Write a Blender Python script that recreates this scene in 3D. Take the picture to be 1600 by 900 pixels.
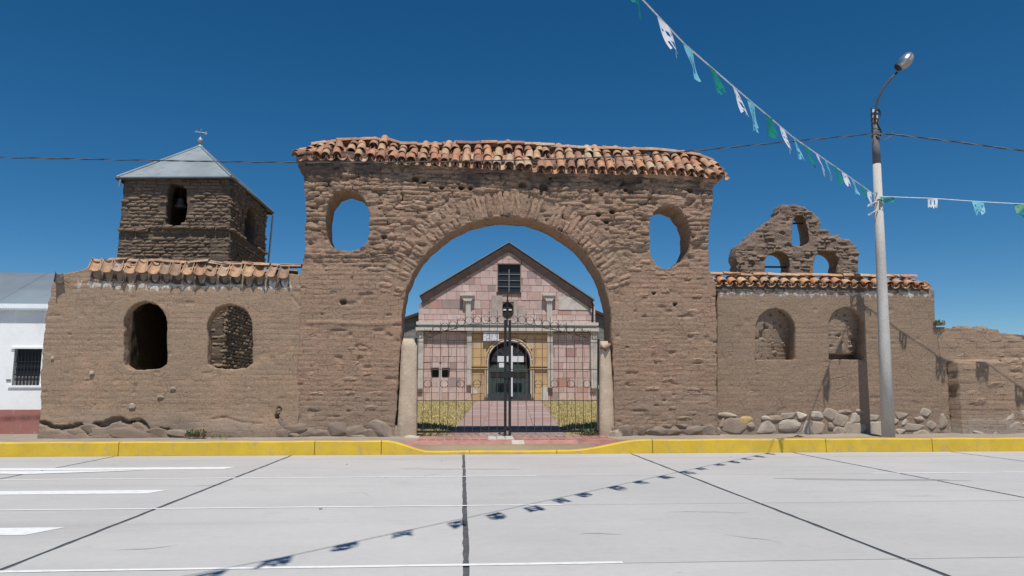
import bpy, math, random
import numpy as np
from mathutils import Vector, Matrix, noise as mn
for o in list(bpy.data.objects): bpy.data.objects.remove(o)
SC = bpy.context.scene
COL = SC.collection
rnd = random.Random(7)
# ---------------------------------------------------------------- camera
FPX = 1180.; PH = math.atan(157/FPX); TH = math.atan(78*math.cos(PH)/FPX); HC = 1.6
cam = bpy.data.objects.new('camera', bpy.data.cameras.new('camera')); COL.objects.link(cam)
cam.location = (0, 0, HC); cam.rotation_euler = (math.pi/2+PH, 0, -TH)
cam.data.sensor_width = 36; cam.data.lens = 36*FPX/1600; cam.data.clip_end = 9000; cam.data.clip_start = .05
SC.camera = cam
# ---------------------------------------------------------------- light
SUNA, SUNB = .035, .45                       # run to the left / away from the viewer per metre of drop
L = Vector((SUNA, -SUNB, 1)).normalized()   # towards the sun
sun = bpy.data.objects.new('sun', bpy.data.lights.new('sun', 'SUN')); COL.objects.link(sun)
sun.data.energy = 4.3; sun.data.angle = math.radians(.53); sun.data.color = (1, .96, .89)
sun.rotation_euler = L.to_track_quat('Z', 'Y').to_euler()
W = bpy.data.worlds.new('World'); SC.world = W; W.use_nodes = True
nt = W.node_tree; nt.nodes.clear()
sky = nt.nodes.new('ShaderNodeTexSky'); sky.sky_type = 'NISHITA'; sky.sun_disc = False
sky.sun_elevation = math.asin(L.z); sky.sun_rotation = math.atan2(L.x, L.y)
sky.altitude = 3900; sky.air_density = 1.15; sky.dust_density = .25; sky.ozone_density = 3.2
bg = nt.nodes.new('ShaderNodeBackground'); bg.inputs[1].default_value = .084
wo = nt.nodes.new('ShaderNodeOutputWorld')
hs = nt.nodes.new('ShaderNodeHueSaturation'); hs.inputs['Saturation'].default_value = 1.32; hs.inputs['Hue'].default_value = .494
nt.links.new(sky.outputs[0], hs.inputs['Color']); nt.links.new(hs.outputs[0], bg.inputs[0]); nt.links.new(bg.outputs[0], wo.inputs[0])
SC.view_settings.view_transform = 'Standard'; SC.view_settings.look = 'None'
SC.view_settings.exposure = 0; SC.view_settings.gamma = 1

# ---------------------------------------------------------------- picture -> place
_s, _c, _sp, _cp = math.sin(TH), math.cos(TH), math.sin(PH), math.cos(PH)
_R = (_c, -_s, 0); _UP = (-_s*_sp, -_c*_sp, _cp); _D = (_s*_cp, _c*_cp, _sp)
def ray(px, py):
    a = (px-800)/FPX; b = (450-py)/FPX
    return [_D[i]+a*_R[i]+b*_UP[i] for i in range(3)]
def U(px, py, Y):
    r = ray(px, py); t = Y/r[1]; return (r[0]*t, HC+r[2]*t)
def G(px, py, z=0.):
    r = ray(px, py); t = (z-HC)/r[2]; return (r[0]*t, r[1]*t)
def UL(pts, Y): return [U(x, y, Y) for x, y in pts]

# ---------------------------------------------------------------- noise
def _hash(i, j, s):
    h = (i.astype(np.int64)*374761393 + j.astype(np.int64)*668265263 + s*1442695041) & 0xffffffff
    h = ((h ^ (h >> 13))*1274126177) & 0xffffffff
    return ((h ^ (h >> 16)) & 0xffffff)/float(0xffffff)
def vn(x, y, s=0):
    x = np.asarray(x, float); y = np.asarray(y, float)
    i = np.floor(x); j = np.floor(y); fx = x-i; fy = y-j
    fx = fx*fx*(3-2*fx); fy = fy*fy*(3-2*fy)
    a = _hash(i, j, s); b = _hash(i+1, j, s); c = _hash(i, j+1, s); d = _hash(i+1, j+1, s)
    return (a*(1-fx)+b*fx)*(1-fy)+(c*(1-fx)+d*fx)*fy
def fbm(x, y, s=0, o=4):
    t = 0; a = .5; n = 0
    for k in range(o):
        t = t+a*vn(x*2**k, y*2**k, s+k*17); n += a; a *= .5
    return t/n*2-1
def sstep(a, b, x):
    t = np.clip((x-a)/(b-a), 0, 1); return t*t*(3-2*t)

# ---------------------------------------------------------------- objects
def thing(name, label, cat, loc=(0, 0, 0), group=None):
    o = bpy.data.objects.new(name, None); COL.objects.link(o); o.location = loc; o.empty_display_size = .2
    o['label'] = label; o['category'] = cat
    if group: o['group'] = group
    return o
def put(o, parent):
    if parent is not None:
        o.parent = parent
        if parent.type == 'EMPTY': o.matrix_parent_inverse = Matrix.Translation(-parent.location)
    return o
def mesh(vs, fs, mat=None, smooth=False):
    me = bpy.data.meshes.new('m')
    vs = np.asarray(vs, np.float32)
    if isinstance(fs, np.ndarray):
        n, k = fs.shape
        me.vertices.add(len(vs)); me.vertices.foreach_set('co', vs.ravel())
        me.loops.add(n*k); me.loops.foreach_set('vertex_index', fs.astype(np.int32).ravel())
        me.polygons.add(n); me.polygons.foreach_set('loop_start', np.arange(0, n*k, k, dtype=np.int32))
        me.polygons.foreach_set('loop_total', np.full(n, k, np.int32)); me.update(calc_edges=True)
    else:
        me.from_pydata([tuple(map(float, v)) for v in vs], [], fs)
    if smooth: me.polygons.foreach_set('use_smooth', np.ones(len(me.polygons), bool))
    if mat: me.materials.append(mat)
    me.update()
    return me
def obj(name, me, parent=None, M=None, label=None, kind=None):
    o = bpy.data.objects.new(name, me); COL.objects.link(o)
    if M is not None: o.matrix_basis = M
    put(o, parent)
    if label: o['label'] = label
    if kind: o['kind'] = kind
    return o
class MB:
    def __init__(s): s.v = []; s.f = []
    def add(s, vs, fs):
        n = len(s.v); s.v += [tuple(v) for v in vs]; s.f += [tuple(i+n for i in f) for f in fs]; return s
    def box(s, x0, x1, y0, y1, z0, z1):
        return s.add([(x, y, z) for z in (z0, z1) for y in (y0, y1) for x in (x0, x1)],
                     [(0, 2, 3, 1), (4, 5, 7, 6), (0, 1, 5, 4), (2, 6, 7, 3), (0, 4, 6, 2), (1, 3, 7, 5)])
    def tube(s, pts, r, n=8, closed=False, caps=True):
        pts = [Vector(p) for p in pts]; m = len(pts); rr = r if isinstance(r, (list, tuple)) else [r]*m
        base = len(s.v); up = None
        for i, p in enumerate(pts):
            if closed: t = pts[(i+1) % m]-pts[i-1]
            else: t = pts[min(i+1, m-1)]-pts[max(i-1, 0)]
            t.normalize()
            if up is None: up = Vector((0, 0, 1)) if abs(t.z) < .9 else Vector((1, 0, 0))
            a = t.cross(up); a.normalize(); b = t.cross(a)
            if abs(t.z) < .9: pass
            for k in range(n):
                q = 2*math.pi*k/n; w = p+(a*math.cos(q)+b*math.sin(q))*rr[i]; s.v.append(tuple(w))
        for i in range(m if closed else m-1):
            j = (i+1) % m
            for k in range(n):
                l = (k+1) % n; s.f.append((base+i*n+k, base+i*n+l, base+j*n+l, base+j*n+k))
        if not closed and caps:
            s.f.append(tuple(base+k for k in range(n))[::-1]); s.f.append(tuple(base+(m-1)*n+k for k in range(n)))
        return s
    def lathe(s, c, prof, n=16):
        base = len(s.v)
        for r, z in prof:
            for k in range(n):
                q = 2*math.pi*k/n; s.v.append((c[0]+r*math.cos(q), c[1]+r*math.sin(q), c[2]+z))
        for i in range(len(prof)-1):
            for k in range(n):
                l = (k+1) % n; s.f.append((base+i*n+k, base+i*n+l, base+(i+1)*n+l, base+(i+1)*n+k))
        s.f.append(tuple(base+k for k in range(n))[::-1]); s.f.append(tuple(base+(len(prof)-1)*n+k for k in range(n)))
        return s
    def prism(s, poly, y0, y1):
        """poly in (x, z), extruded along y"""
        n = len(poly); b = len(s.v)
        s.v += [(x, y0, z) for x, z in poly]+[(x, y1, z) for x, z in poly]
        s.f.append(tuple(range(b, b+n))); s.f.append(tuple(range(b+2*n-1, b+n-1, -1)))
        for i in range(n):
            j = (i+1) % n; s.f.append((b+i, b+n+i, b+n+j, b+j))
        return s
    def mesh(s, mat, smooth=False):
        me = mesh(s.v, s.f, mat, smooth); return me
    def obj(s, name, mat, parent=None, smooth=False, label=None, kind=None):
        return obj(name, s.mesh(mat, smooth), parent, None, label, kind)

# ---------------------------------------------------------------- materials
class NT:
    def __init__(s, name):
        s.m = bpy.data.materials.new(name); s.m.use_nodes = True; s.t = s.m.node_tree
        s.b = s.t.nodes['Principled BSDF']; s.pos = s.n('ShaderNodeNewGeometry').outputs['Position']; s._sep = None
    def n(s, ty, **k):
        x = s.t.nodes.new(ty)
        for a, v in k.items(): setattr(x, a, v)
        return x
    def l(s, a, b): s.t.links.new(a, b)
    def noise(s, sc, det=4, rough=.55, vec=None, stretch=None, off=0.):
        x = s.n('ShaderNodeTexNoise'); x.inputs['Scale'].default_value = sc; x.inputs['Detail'].default_value = det
        x.inputs['Roughness'].default_value = rough
        mp = s.n('ShaderNodeMapping'); mp.inputs['Scale'].default_value = stretch or (1, 1, 1)
        mp.inputs['Location'].default_value = (off, off*.7, -off)
        s.l(vec or s.pos, mp.inputs[0]); s.l(mp.outputs[0], x.inputs['Vector'])
        return x.outputs['Fac']
    def ramp(s, f, stops, const=False):
        x = s.n('ShaderNodeValToRGB'); e = x.color_ramp.elements
        if const: x.color_ramp.interpolation = 'CONSTANT'
        for i, (p, c) in enumerate(stops):
            q = e[i] if i < 2 else e.new(p)
            q.position = p; q.color = (c if isinstance(c, tuple) else (c, c, c))+(1,)
        s.l(f, x.inputs[0]); return x.outputs[0]
    def mix(s, f, a, b, mode='MIX'):
        x = s.n('ShaderNodeMixRGB', blend_type=mode)
        for i, v in ((0, f), (1, a), (2, b)):
            if hasattr(v, 'node'): s.l(v, x.inputs[i])
            elif i == 0: x.inputs[0].default_value = v
            else: x.inputs[i].default_value = tuple(v)+(1,)
        return x.outputs[0]
    def math(s, op, a, b=0., clamp=False):
        x = s.n('ShaderNodeMath', operation=op, use_clamp=clamp)
        for i, v in ((0, a), (1, b)):
            if hasattr(v, 'node'): s.l(v, x.inputs[i])
            else: x.inputs[i].default_value = v
        return x.outputs[0]
    def axis(s, k):
        if s._sep is None: s._sep = s.n('ShaderNodeSeparateXYZ'); s.l(s.pos, s._sep.inputs[0])
        return s._sep.outputs[k]
    def rng(s, v, a, b, c=0., d=1.):
        x = s.n('ShaderNodeMapRange'); s.l(v, x.inputs[0])
        for i, q in enumerate((a, b, c, d)): x.inputs[i+1].default_value = q
        return x.outputs[0]
    def rand(s):
        return s.n('ShaderNodeObjectInfo').outputs['Random']
    def hsv(s, col, val=None, sat=1.):
        x = s.n('ShaderNodeHueSaturation'); s.l(col, x.inputs['Color']); x.inputs['Saturation'].default_value = sat
        if val is not None: s.l(val, x.inputs['Value'])
        return x.outputs[0]
    def fin(s, col, rough=.9, metal=0., bump=None, bs=.5, bd=.02, spec=.3):
        if hasattr(col, 'node'): s.l(col, s.b.inputs['Base Color'])
        else: s.b.inputs['Base Color'].default_value = tuple(col)+(1,)
        if hasattr(rough, 'node'): s.l(rough, s.b.inputs['Roughness'])
        else: s.b.inputs['Roughness'].default_value = rough
        s.b.inputs['Metallic'].default_value = metal; s.b.inputs['Specular IOR Level'].default_value = spec
        if bump is not None:
            x = s.n('ShaderNodeBump'); x.inputs['Strength'].default_value = bs; x.inputs['Distance'].default_value = bd
            s.l(bump, x.inputs['Height']); s.l(x.outputs[0], s.b.inputs['Normal'])
        return s.m

def adobe(name, c1, c2, c3, stain=None, lime=None, bumpd=.02, low=None, brick=(.42, .135), joints=.8):
    s = NT(name)
    a = s.mix(s.rng(s.noise(.55, 5), .38, .62), c1, c2)
    a = s.mix(s.rng(s.noise(2.3, 6, .6, off=5), .45, .75), a, c3)
    f = s.noise(26, 6, .7, off=2)
    v = s.math('ADD', s.rng(f, .3, .7, .74, 1.22), s.rng(s.rand(), 0, 1, -.15, .13))
    a = s.hsv(a, v)
    # straw and pale grit in the mud
    a = s.mix(s.rng(s.noise(60, 2, .5, stretch=(1, 1, .5), off=9), .70, .76, 0, .45), a, (.50, .42, .31))
    z = s.axis(2)
    if stain:      # rain-washed black crust hanging down from the coping
        z0, z1, x0, x1, col = stain
        k = s.math('ADD', s.rng(z, z0, z1), s.rng(s.noise(1.1, 5, .6, stretch=(1, 1, .45), off=3), .3, .7, -.55, .55))
        k = s.math('MULTIPLY', s.rng(k, .42, .72), s.rng(s.axis(0), x0, x1))
        a = s.mix(s.math('MULTIPLY', k, .78), a, col)
    if low:        # grey splash zone at the foot; on the tower, a paler lower part
        z0, z1, col = low
        k = s.math('ADD', s.rng(z, z1, z0), s.rng(s.noise(.9, 4, off=7), .3, .7, -.4, .4))
        a = s.mix(s.math('MULTIPLY', s.rng(k, .3, .8), .6), a, col)
    if lime:       # lime runs below the tiles
        z0, z1, zh, x0, x1 = lime
        k = s.math('SUBTRACT', 1., s.math('ABSOLUTE', s.math('DIVIDE', s.math('SUBTRACT', z, (z0+z1)/2), zh)))
        k = s.math('ADD', k, s.rng(s.noise(4.5, 6, .75, stretch=(1.5, 1, .6), off=11), .3, .7, -1.35, .75))
        k = s.math('MULTIPLY', s.rng(k, .25, .6), s.math('MULTIPLY', s.rng(s.axis(0), x0, x0+.15), s.rng(s.axis(0), x1, x1-.15)))
        a = s.mix(s.math('MULTIPLY', k, .70), a, (.70, .66, .60))
    b = s.math('ADD', s.noise(14, 6, .65), s.math('MULTIPLY', s.noise(55, 4, .6, stretch=(1, 1, 1.6)), .6))
    wv = s.n('ShaderNodeTexNoise'); wv.inputs['Scale'].default_value = 2.2; wv.inputs['Detail'].default_value = 5; s.l(s.pos, wv.inputs['Vector'])
    vm = s.n('ShaderNodeVectorMath', operation='SCALE'); s.l(wv.outputs['Color'], vm.inputs[0]); vm.inputs['Scale'].default_value = .16
    va = s.n('ShaderNodeVectorMath', operation='ADD'); s.l(s.pos, va.inputs[0]); s.l(vm.outputs[0], va.inputs[1])
    sx = s.n('ShaderNodeSeparateXYZ'); s.l(va.outputs[0], sx.inputs[0])
    cx = s.n('ShaderNodeCombineXYZ'); s.l(s.math('ADD', sx.outputs[0], sx.outputs[1]), cx.inputs[0]); s.l(sx.outputs[2], cx.inputs[1])
    bt = s.n('ShaderNodeTexBrick'); s.l(cx.outputs[0], bt.inputs['Vector']); bt.inputs['Scale'].default_value = 1.
    bt.inputs['Brick Width'].default_value = brick[0]; bt.inputs['Row Height'].default_value = brick[1]; bt.inputs['Mortar Size'].default_value = .011; bt.inputs['Mortar Smooth'].default_value = .35
    m_ = s.math('MULTIPLY', bt.outputs['Fac'], s.rng(s.noise(3.1, 5, .7, off=21), .46, .60))
    vo = s.n('ShaderNodeTexVoronoi', feature='DISTANCE_TO_EDGE'); vo.inputs['Scale'].default_value = 2.6; s.l(va.outputs[0], vo.inputs['Vector'])
    c_ = s.math('MULTIPLY', s.rng(vo.outputs['Distance'], .035, .008), s.rng(s.noise(1.7, 4, .6, off=31), .54, .62))
    p_ = s.rng(s.noise(17, 3, .5, off=41), .66, .72)
    j_ = s.math('MAXIMUM', s.math('MAXIMUM', s.math('MULTIPLY', m_, joints), s.math('MULTIPLY', c_, .45)), s.math('MULTIPLY', p_, .8))
    b = s.math('SUBTRACT', b, s.math('MULTIPLY', j_, 1.3))
    a = s.mix(s.math('MULTIPLY', j_, .58), a, (c1[0]*.42, c1[1]*.38, c1[2]*.35))
    return s.fin(a, .95, bump=b, bs=.75, bd=bumpd, spec=.1)

C1, C2, C3 = (.335, .232, .165), (.365, .240, .168), (.300, .215, .160)
M_port = adobe('adobe_gateway', (.375, .256, .180), (.415, .262, .184), (.340, .240, .174), stain=(6.75, 7.9, -9, -8.9, (.10, .080, .068)),
               low=(.4, 2.4, (.30, .23, .175)), bumpd=.030)
M_left = adobe('adobe_left', (.350, .248, .172), (.400, .270, .185), (.322, .238, .172), lime=(4.26, 4.38, .17, -10.2, -4.3),
               low=(.5, 1.4, (.27, .22, .175)), bumpd=.018, joints=.38)
M_right = adobe('adobe_right', (.310, .222, .158), (.330, .232, .165), (.280, .208, .152), lime=(4.26, 4.34, .13, 7.2, 13.5),
                low=(.4, 1.2, (.30, .24, .19)), bumpd=.016, joints=.38)
M_low = adobe('adobe_low', (.33, .235, .168), (.36, .25, .175), (.29, .21, .155), low=(.4, 1.1, (.36, .31, .26)), bumpd=.012)
M_tow = adobe('adobe_tower', (.215, .158, .115), (.245, .178, .128), (.185, .138, .104), bumpd=.02, brick=(.34, .11), joints=.6, low=(3.9, 4.9, (.37, .28, .205)))
M_towdark = adobe('adobe_tower_mud', (.16, .12, .09), (.18, .13, .10), (.14, .11, .085), bumpd=.02)
M_gab = adobe('adobe_gable', (.27, .195, .15), (.30, .215, .162), (.235, .175, .138), bumpd=.025)
M_inf = adobe('adobe_infill', (.29, .215, .158), (.315, .228, .165), (.26, .195, .148), bumpd=.015)

def simple(name, col, rough=.6, metal=0., var=.12, sc=6., bump=.004, spec=.4, rv=0.):
    s = NT(name)
    v = s.rng(s.noise(sc, 5, .6), .3, .7, 1-var, 1+var)
    if rv: v = s.math('ADD', v, s.rng(s.rand(), 0, 1, -rv, rv))
    c = s.n('ShaderNodeRGB'); c.outputs[0].default_value = tuple(col)+(1,)
    return s.fin(s.hsv(c.outputs[0], v), rough, metal, bump=s.noise(sc*8, 4), bs=.5, bd=bump, spec=spec)

def tile_mat(name, stops, dirt=.5, dk=(.09, .065, .055)):
    s = NT(name)
    a = s.ramp(s.rand(), stops)
    a = s.hsv(a, s.rng(s.noise(9, 5, .65), .3, .7, .72, 1.18))
    a = s.mix(s.rng(s.noise(5, 6, .7, off=4), .5, .72, 0, dirt), a, dk)
    a = s.mix(s.rng(s.noise(22, 3, .6, off=8), .66, .74, 0, .5), a, (.55, .47, .36))
    return s.fin(a, .85, bump=s.noise(60, 4), bs=.4, bd=.005, spec=.2)
M_tile = tile_mat('tile_terracotta', [(0, (.46, .215, .135)), (.18, (.56, .30, .17)), (.36, (.29, .15, .11)), (.52, (.53, .34, .205)), (.70, (.38, .19, .13)), (.85, (.56, .42, .29)), (1, (.48, .25, .155))], .55)
M_tileold = tile_mat('tile_pink', [(0, (.44, .25, .155)), (.25, (.52, .32, .20)), (.5, (.33, .22, .16)), (.75, (.58, .36, .21)), (1, (.44, .33, .25))], .45)
M_tileright = tile_mat('tile_ochre', [(0, (.56, .27, .15)), (.3, (.62, .36, .19)), (.6, (.50, .30, .18)), (.8, (.60, .42, .26)), (1, (.45, .20, .12))], .3)
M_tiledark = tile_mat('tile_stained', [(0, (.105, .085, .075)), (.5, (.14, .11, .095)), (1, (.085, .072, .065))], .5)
M_stone = NT('field_stone')
_a = M_stone.ramp(M_stone.rand(), [(0, (.36, .295, .23)), (.2, (.47, .40, .32)), (.4, (.32, .25, .195)), (.6, (.52, .455, .37)), (.8, (.40, .31, .235)), (1, (.46, .41, .34))])
_a = M_stone.mix(M_stone.rng(M_stone.noise(4, 6, .7), .5, .7, 0, .6), _a, (.24, .18, .14))
M_stone = M_stone.fin(_a, .9, bump=M_stone.noise(16, 6, .7), bs=.7, bd=.02, spec=.2)
_s2 = NT('muddy_stone')
_a = _s2.ramp(_s2.rand(), [(0, (.25, .19, .145)), (.3, (.30, .235, .185)), (.6, (.22, .165, .13)), (1, (.33, .27, .22))])
_a = _s2.mix(_s2.rng(_s2.noise(4, 6, .7), .45, .62, 0, .7), _a, (.25, .185, .14))
M_stone2 = _s2.fin(_a, .9, bump=_s2.noise(16, 6, .7), bs=.7, bd=.02, spec=.1)
M_ochre = simple('ochre_stone', (.50, .34, .15), .9, var=.2, sc=7, bump=.01)

# concrete of the road
s = NT('road_concrete')
a = s.mix(s.rng(s.noise(.35, 4), .35, .65), (.500, .484, .470), (.452, .442, .432))
a = s.mix(s.rng(s.noise(.9, 5, .6, stretch=(.25, 1.6, 1), off=3), .5, .8, 0, .35), a, (.56, .545, .53))
a = s.hsv(a, s.math('ADD', s.math('ADD', s.rng(s.noise(9, 6, .7), .3, .7, .96, 1.04), s.rng(s.noise(120, 2), .3, .7, -.03, .03)), s.rng(s.rand(), 0, 1, -.05, .04)))
a = s.mix(s.rng(s.noise(1.6, 6, .75, off=27), .55, .72, 0, .30), a, (.36, .34, .32))
a = s.mix(s.rng(s.noise(.5, 5, .6, stretch=(.12, 1.4, 1), off=37), .58, .70, 0, .30), a, (.33, .32, .31))
# reddish dust in front of the gate, rubber smears, drip spots
px_ = s.math('SUBTRACT', 1., s.math('ABSOLUTE', s.math('DIVIDE', s.math('SUBTRACT', s.axis(0), 1.5), 4.5)), True)
py_ = s.rng(s.axis(1), 13.5, 18.5)
a = s.mix(s.math('MULTIPLY', s.math('MULTIPLY', px_, py_), s.rng(s.noise(1.5, 5), .35, .7, .1, .6)), a, (.47, .37, .34))
a = s.mix(s.rng(s.noise(.6, 6, .75, stretch=(.35, 5, 1), off=6), .66, .74, 0, .22), a, (.20, .19, .19))
a = s.mix(s.rng(s.noise(3.5, 3, .6, off=17), .74, .76, 0, .5), a, (.22, .21, .20))
M_road = s.fin(a, .85, bump=s.noise(70, 4, .6), bs=.35, bd=.006, spec=.25)
M_joint = simple('bitumen_joint', (.095, .095, .10), .8, var=.25, sc=8, bump=.01)
s = NT('white_road_paint')
a = s.mix(s.rng(s.noise(7, 6, .75), .52, .68, 0, .75), (.78, .78, .77), (.52, .51, .50))
M_white = s.fin(a, .7)
s = NT('yellow_kerb_paint')
a = s.mix(s.rng(s.noise(2.5, 5), .35, .7), (.70, .47, .04), (.58, .39, .04))
a = s.mix(s.rng(s.noise(3.2, 6, .75, off=2, stretch=(1, 1, .6)), .52, .68, 0, .6), a, (.36, .29, .19))
a = s.mix(s.rng(s.noise(22, 4, .7, off=7), .60, .68, 0, .7), a, (.42, .39, .34))
M_yel = s.fin(a, .6, bump=s.noise(30, 5, .7), bs=.5, bd=.008)
s = NT('sidewalk_dirt')
a = s.mix(s.rng(s.noise(1.2, 6, .65), .35, .65), (.300, .245, .200), (.375, .325, .280))
a = s.hsv(a, s.rng(s.noise(30, 5, .7), .3, .7, .82, 1.15))
M_walk = s.fin(a, .95, bump=s.noise(20, 6, .7), bs=.8, bd=.02, spec=.1)
s = NT('ground_earth')
a = s.mix(s.rng(s.noise(.4, 6, .65), .35, .65), (.26, .20, .14), (.34, .27, .17))
M_earth = s.fin(a, .95, bump=s.noise(12, 6, .7), bs=.8, bd=.03, spec=.1)
s = NT('dry_lawn')
a = s.mix(s.rng(s.noise(.8, 6, .7), .35, .65), (.42, .34, .16), (.35, .30, .13))
a = s.mix(s.rng(s.noise(7, 5, .7, off=3), .45, .75, 0, .7), a, (.36, .31, .14))
M_lawn = s.fin(a, .95, bump=s.noise(20, 6, .7), bs=.9, bd=.05, spec=.1)
M_blade = simple('dry_grass', (.52, .42, .20), .8, var=.35, sc=3, bump=0)
M_leaf = simple('green_leaf', (.10, .16, .045), .7, var=.3, sc=8, bump=0, rv=.2)
M_leafdry = simple('dry_leaf', (.26, .20, .10), .8, var=.3, sc=8, bump=0, rv=.2)
M_red = simple('red_paving', (.37, .18, .15), .85, var=.24, sc=4, bump=.006, rv=.12)
M_path = NT('path_slab')
_a = M_path.ramp(M_path.rand(), [(0, (.34, .20, .17)), (.3, (.38, .24, .21)), (.6, (.32, .25, .23)), (.85, (.42, .30, .27)), (1, (.36, .29, .27))])
M_path = M_path.fin(M_path.hsv(_a, M_path.rng(M_path.noise(5, 6, .7), .3, .7, .85, 1.12)), .9, bump=M_path.noise(30, 4), bs=.4, bd=.006)
M_pale = simple('pale_slab', (.50, .44, .39), .85, var=.12, sc=4)
M_iron = simple('black_iron', (.030, .028, .030), .5, .3, var=.3, sc=20, bump=.001)
M_ironr = simple('rusty_iron', (.105, .080, .068), .7, .2, var=.4, sc=25, bump=.002)
s = NT('lime_plaster_post')
a = s.mix(s.rng(s.noise(2.0, 6, .7), .4, .68), (.60, .49, .385), (.47, .37, .285))
a = s.mix(s.rng(s.noise(7, 5, .7, off=3), .58, .72, 0, .6), a, (.78, .72, .64))
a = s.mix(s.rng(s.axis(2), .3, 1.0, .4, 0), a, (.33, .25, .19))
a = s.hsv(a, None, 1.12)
M_post = s.fin(a, .9, bump=s.math('ADD', s.noise(9, 6, .7), s.noise(40, 4)), bs=.7, bd=.02, spec=.15)

def rampmat(name, stops, rough=.85, sc=3., var=.1, const=False, grey=0., bump=.01):
    s = NT(name); a = s.ramp(s.rand(), stops, const)
    a = s.hsv(a, s.rng(s.noise(sc, 6, .7), .3, .7, 1-var, 1+var))
    if grey: a = s.mix(s.rng(s.noise(1.3, 5, .65, off=4), .52, .66, 0, grey), a, (.33, .29, .27))
    return s.fin(a, rough, bump=s.noise(sc*6, 5, .7), bs=.5, bd=bump, spec=.2)
M_pink = rampmat('pink_facing', [(0, (0.556, 0.379, 0.335)), (.15, (0.627, 0.459, 0.417)), (.3, (0.521, 0.343, 0.306)), (.45, (0.675, 0.512, 0.468)), (.6, (0.581, 0.413, 0.375)), (.75, (0.642, 0.488, 0.450)), (.90, (0.483, 0.286, 0.243)), (.93, (0.455, 0.235, 0.187)), (.96, (0.382, 0.286, 0.263)), (1, (0.350, 0.273, 0.254))], grey=.45)
M_grout = simple('pink_grout', (.33, .25, .22), .95, sc=5)
M_orange = rampmat('ochre_facing', [(0, (.58, .39, .20)), (.3, (.62, .43, .235)), (.6, (.53, .35, .185)), (1, (.62, .47, .30))], grey=.25)
M_grey = simple('grey_block', (.23, .225, .22), .9, var=.15, sc=3, bump=.01, rv=.1)
M_carve = rampmat('white_carved_stone', [(0, (.57, .515, .465)), (1, (.63, .58, .53))], grey=.55, sc=4, var=.12)
M_patch = simple('weathered_render', (.42, .345, .31), .9, var=.18, sc=3, bump=.01)
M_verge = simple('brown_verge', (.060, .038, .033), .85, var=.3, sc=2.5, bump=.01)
s = NT('galvanised_sheet')
a = s.mix(s.rng(s.noise(1.1, 4), .4, .65), (.335, .375, .395), (.265, .30, .315))
a = s.mix(s.rng(s.noise(1.6, 6, .7, stretch=(1.6, 1.6, .35), off=4), .52, .70, 0, .55), a, (.24, .20, .175))
M_zinc = s.fin(a, .5, .25, bump=s.noise(3, 3), bs=.3, bd=.02, spec=.4)
s = NT('galvanised_corrugated')
a = s.mix(s.rng(s.noise(.9, 4), .4, .65), (.25, .30, .34), (.21, .25, .285))
M_zinc2 = s.fin(s.hsv(a, s.rng(s.rand(), 0, 1, .93, 1.07)), .5, .2, spec=.4)
s = NT('whitewash')
a = s.mix(s.rng(s.noise(1.8, 6, .75), .48, .7), (.92, .93, .93), (.84, .84, .83))
M_wash = s.fin(a, .9, bump=s.noise(14, 5, .7), bs=.5, bd=.01)
s = NT('red_plinth')
a = s.mix(s.rng(s.noise(2.2, 6, .7), .4, .68), (.40, .15, .125), (.34, .19, .16))
a = s.mix(s.rng(s.noise(6, 5, .7, off=4), .6, .72, 0, .7), a, (.48, .38, .34))
M_plinth = s.fin(a, .9, bump=s.noise(14, 5, .7), bs=.5, bd=.01)
M_glass = NT('dark_glass').fin((.030, .036, .045), .35, spec=.25)
M_dark = simple('dark_inside', (.035, .03, .028), .95, sc=3)
M_door = simple('green_door', (.055, .085, .08), .6, .1, var=.2, sc=5, bump=.003)
M_doorlow = simple('grey_metal', (.07, .08, .085), .55, .3, var=.2, sc=4, bump=.002)
M_paper = simple('white_board', (.74, .75, .77), .6, var=.05, sc=6, bump=.001)
M_ink = simple('grey_ink', (.25, .26, .3), .7, sc=5)
s = NT('pole_concrete')
a = s.mix(s.rng(s.noise(1.6, 6, .7, stretch=(2, 2, .5)), .38, .66), (.56, .535, .50), (.46, .43, .40))
a = s.hsv(a, s.rng(s.noise(25, 5, .7), .3, .7, .86, 1.12))
M_pole = s.fin(a, .85, bump=s.noise(40, 5, .7), bs=.5, bd=.006)
M_band = simple('grey_band', (.13, .125, .135), .8, var=.15, sc=4)
M_alu = simple('lamp_metal', (.55, .56, .58), .3, .8, var=.08, sc=6, bump=.001)
M_lens = simple('lamp_lens', (.36, .33, .29), .35, var=.1, sc=6, bump=.001)
M_cable = simple('black_cable', (.03, .03, .032), .6, sc=9, bump=0)
M_cableg = simple('pale_cable', (.14, .145, .155), .6, sc=9, bump=0)
M_string = simple('white_string', (.72, .73, .74), .8, sc=9, bump=0)
def flagmat(name, col):
    s = NT(name); m = s.fin(col, .5, spec=.4)
    tr = s.n('ShaderNodeBsdfTranslucent'); tr.inputs[0].default_value = tuple(col)+(1,)
    mx = s.n('ShaderNodeMixShader'); mx.inputs[0].default_value = .35
    s.l(s.b.outputs[0], mx.inputs[1]); s.l(tr.outputs[0], mx.inputs[2])
    s.l(mx.outputs[0], s.t.nodes['Material Output'].inputs[0]); return m
FM = {'white': flagmat('flag_white', (.78, .79, .82)), 'light blue': flagmat('flag_blue', (.20, .55, .68)), 'green': flagmat('flag_green', (.012, .26, .17))}
M_hill = simple('far_hill', (.13, .17, .20), .95, sc=.01, bump=0)
M_bronze = simple('old_bronze', (.20, .20, .19), .5, .5, var=.2, sc=8)

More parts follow.
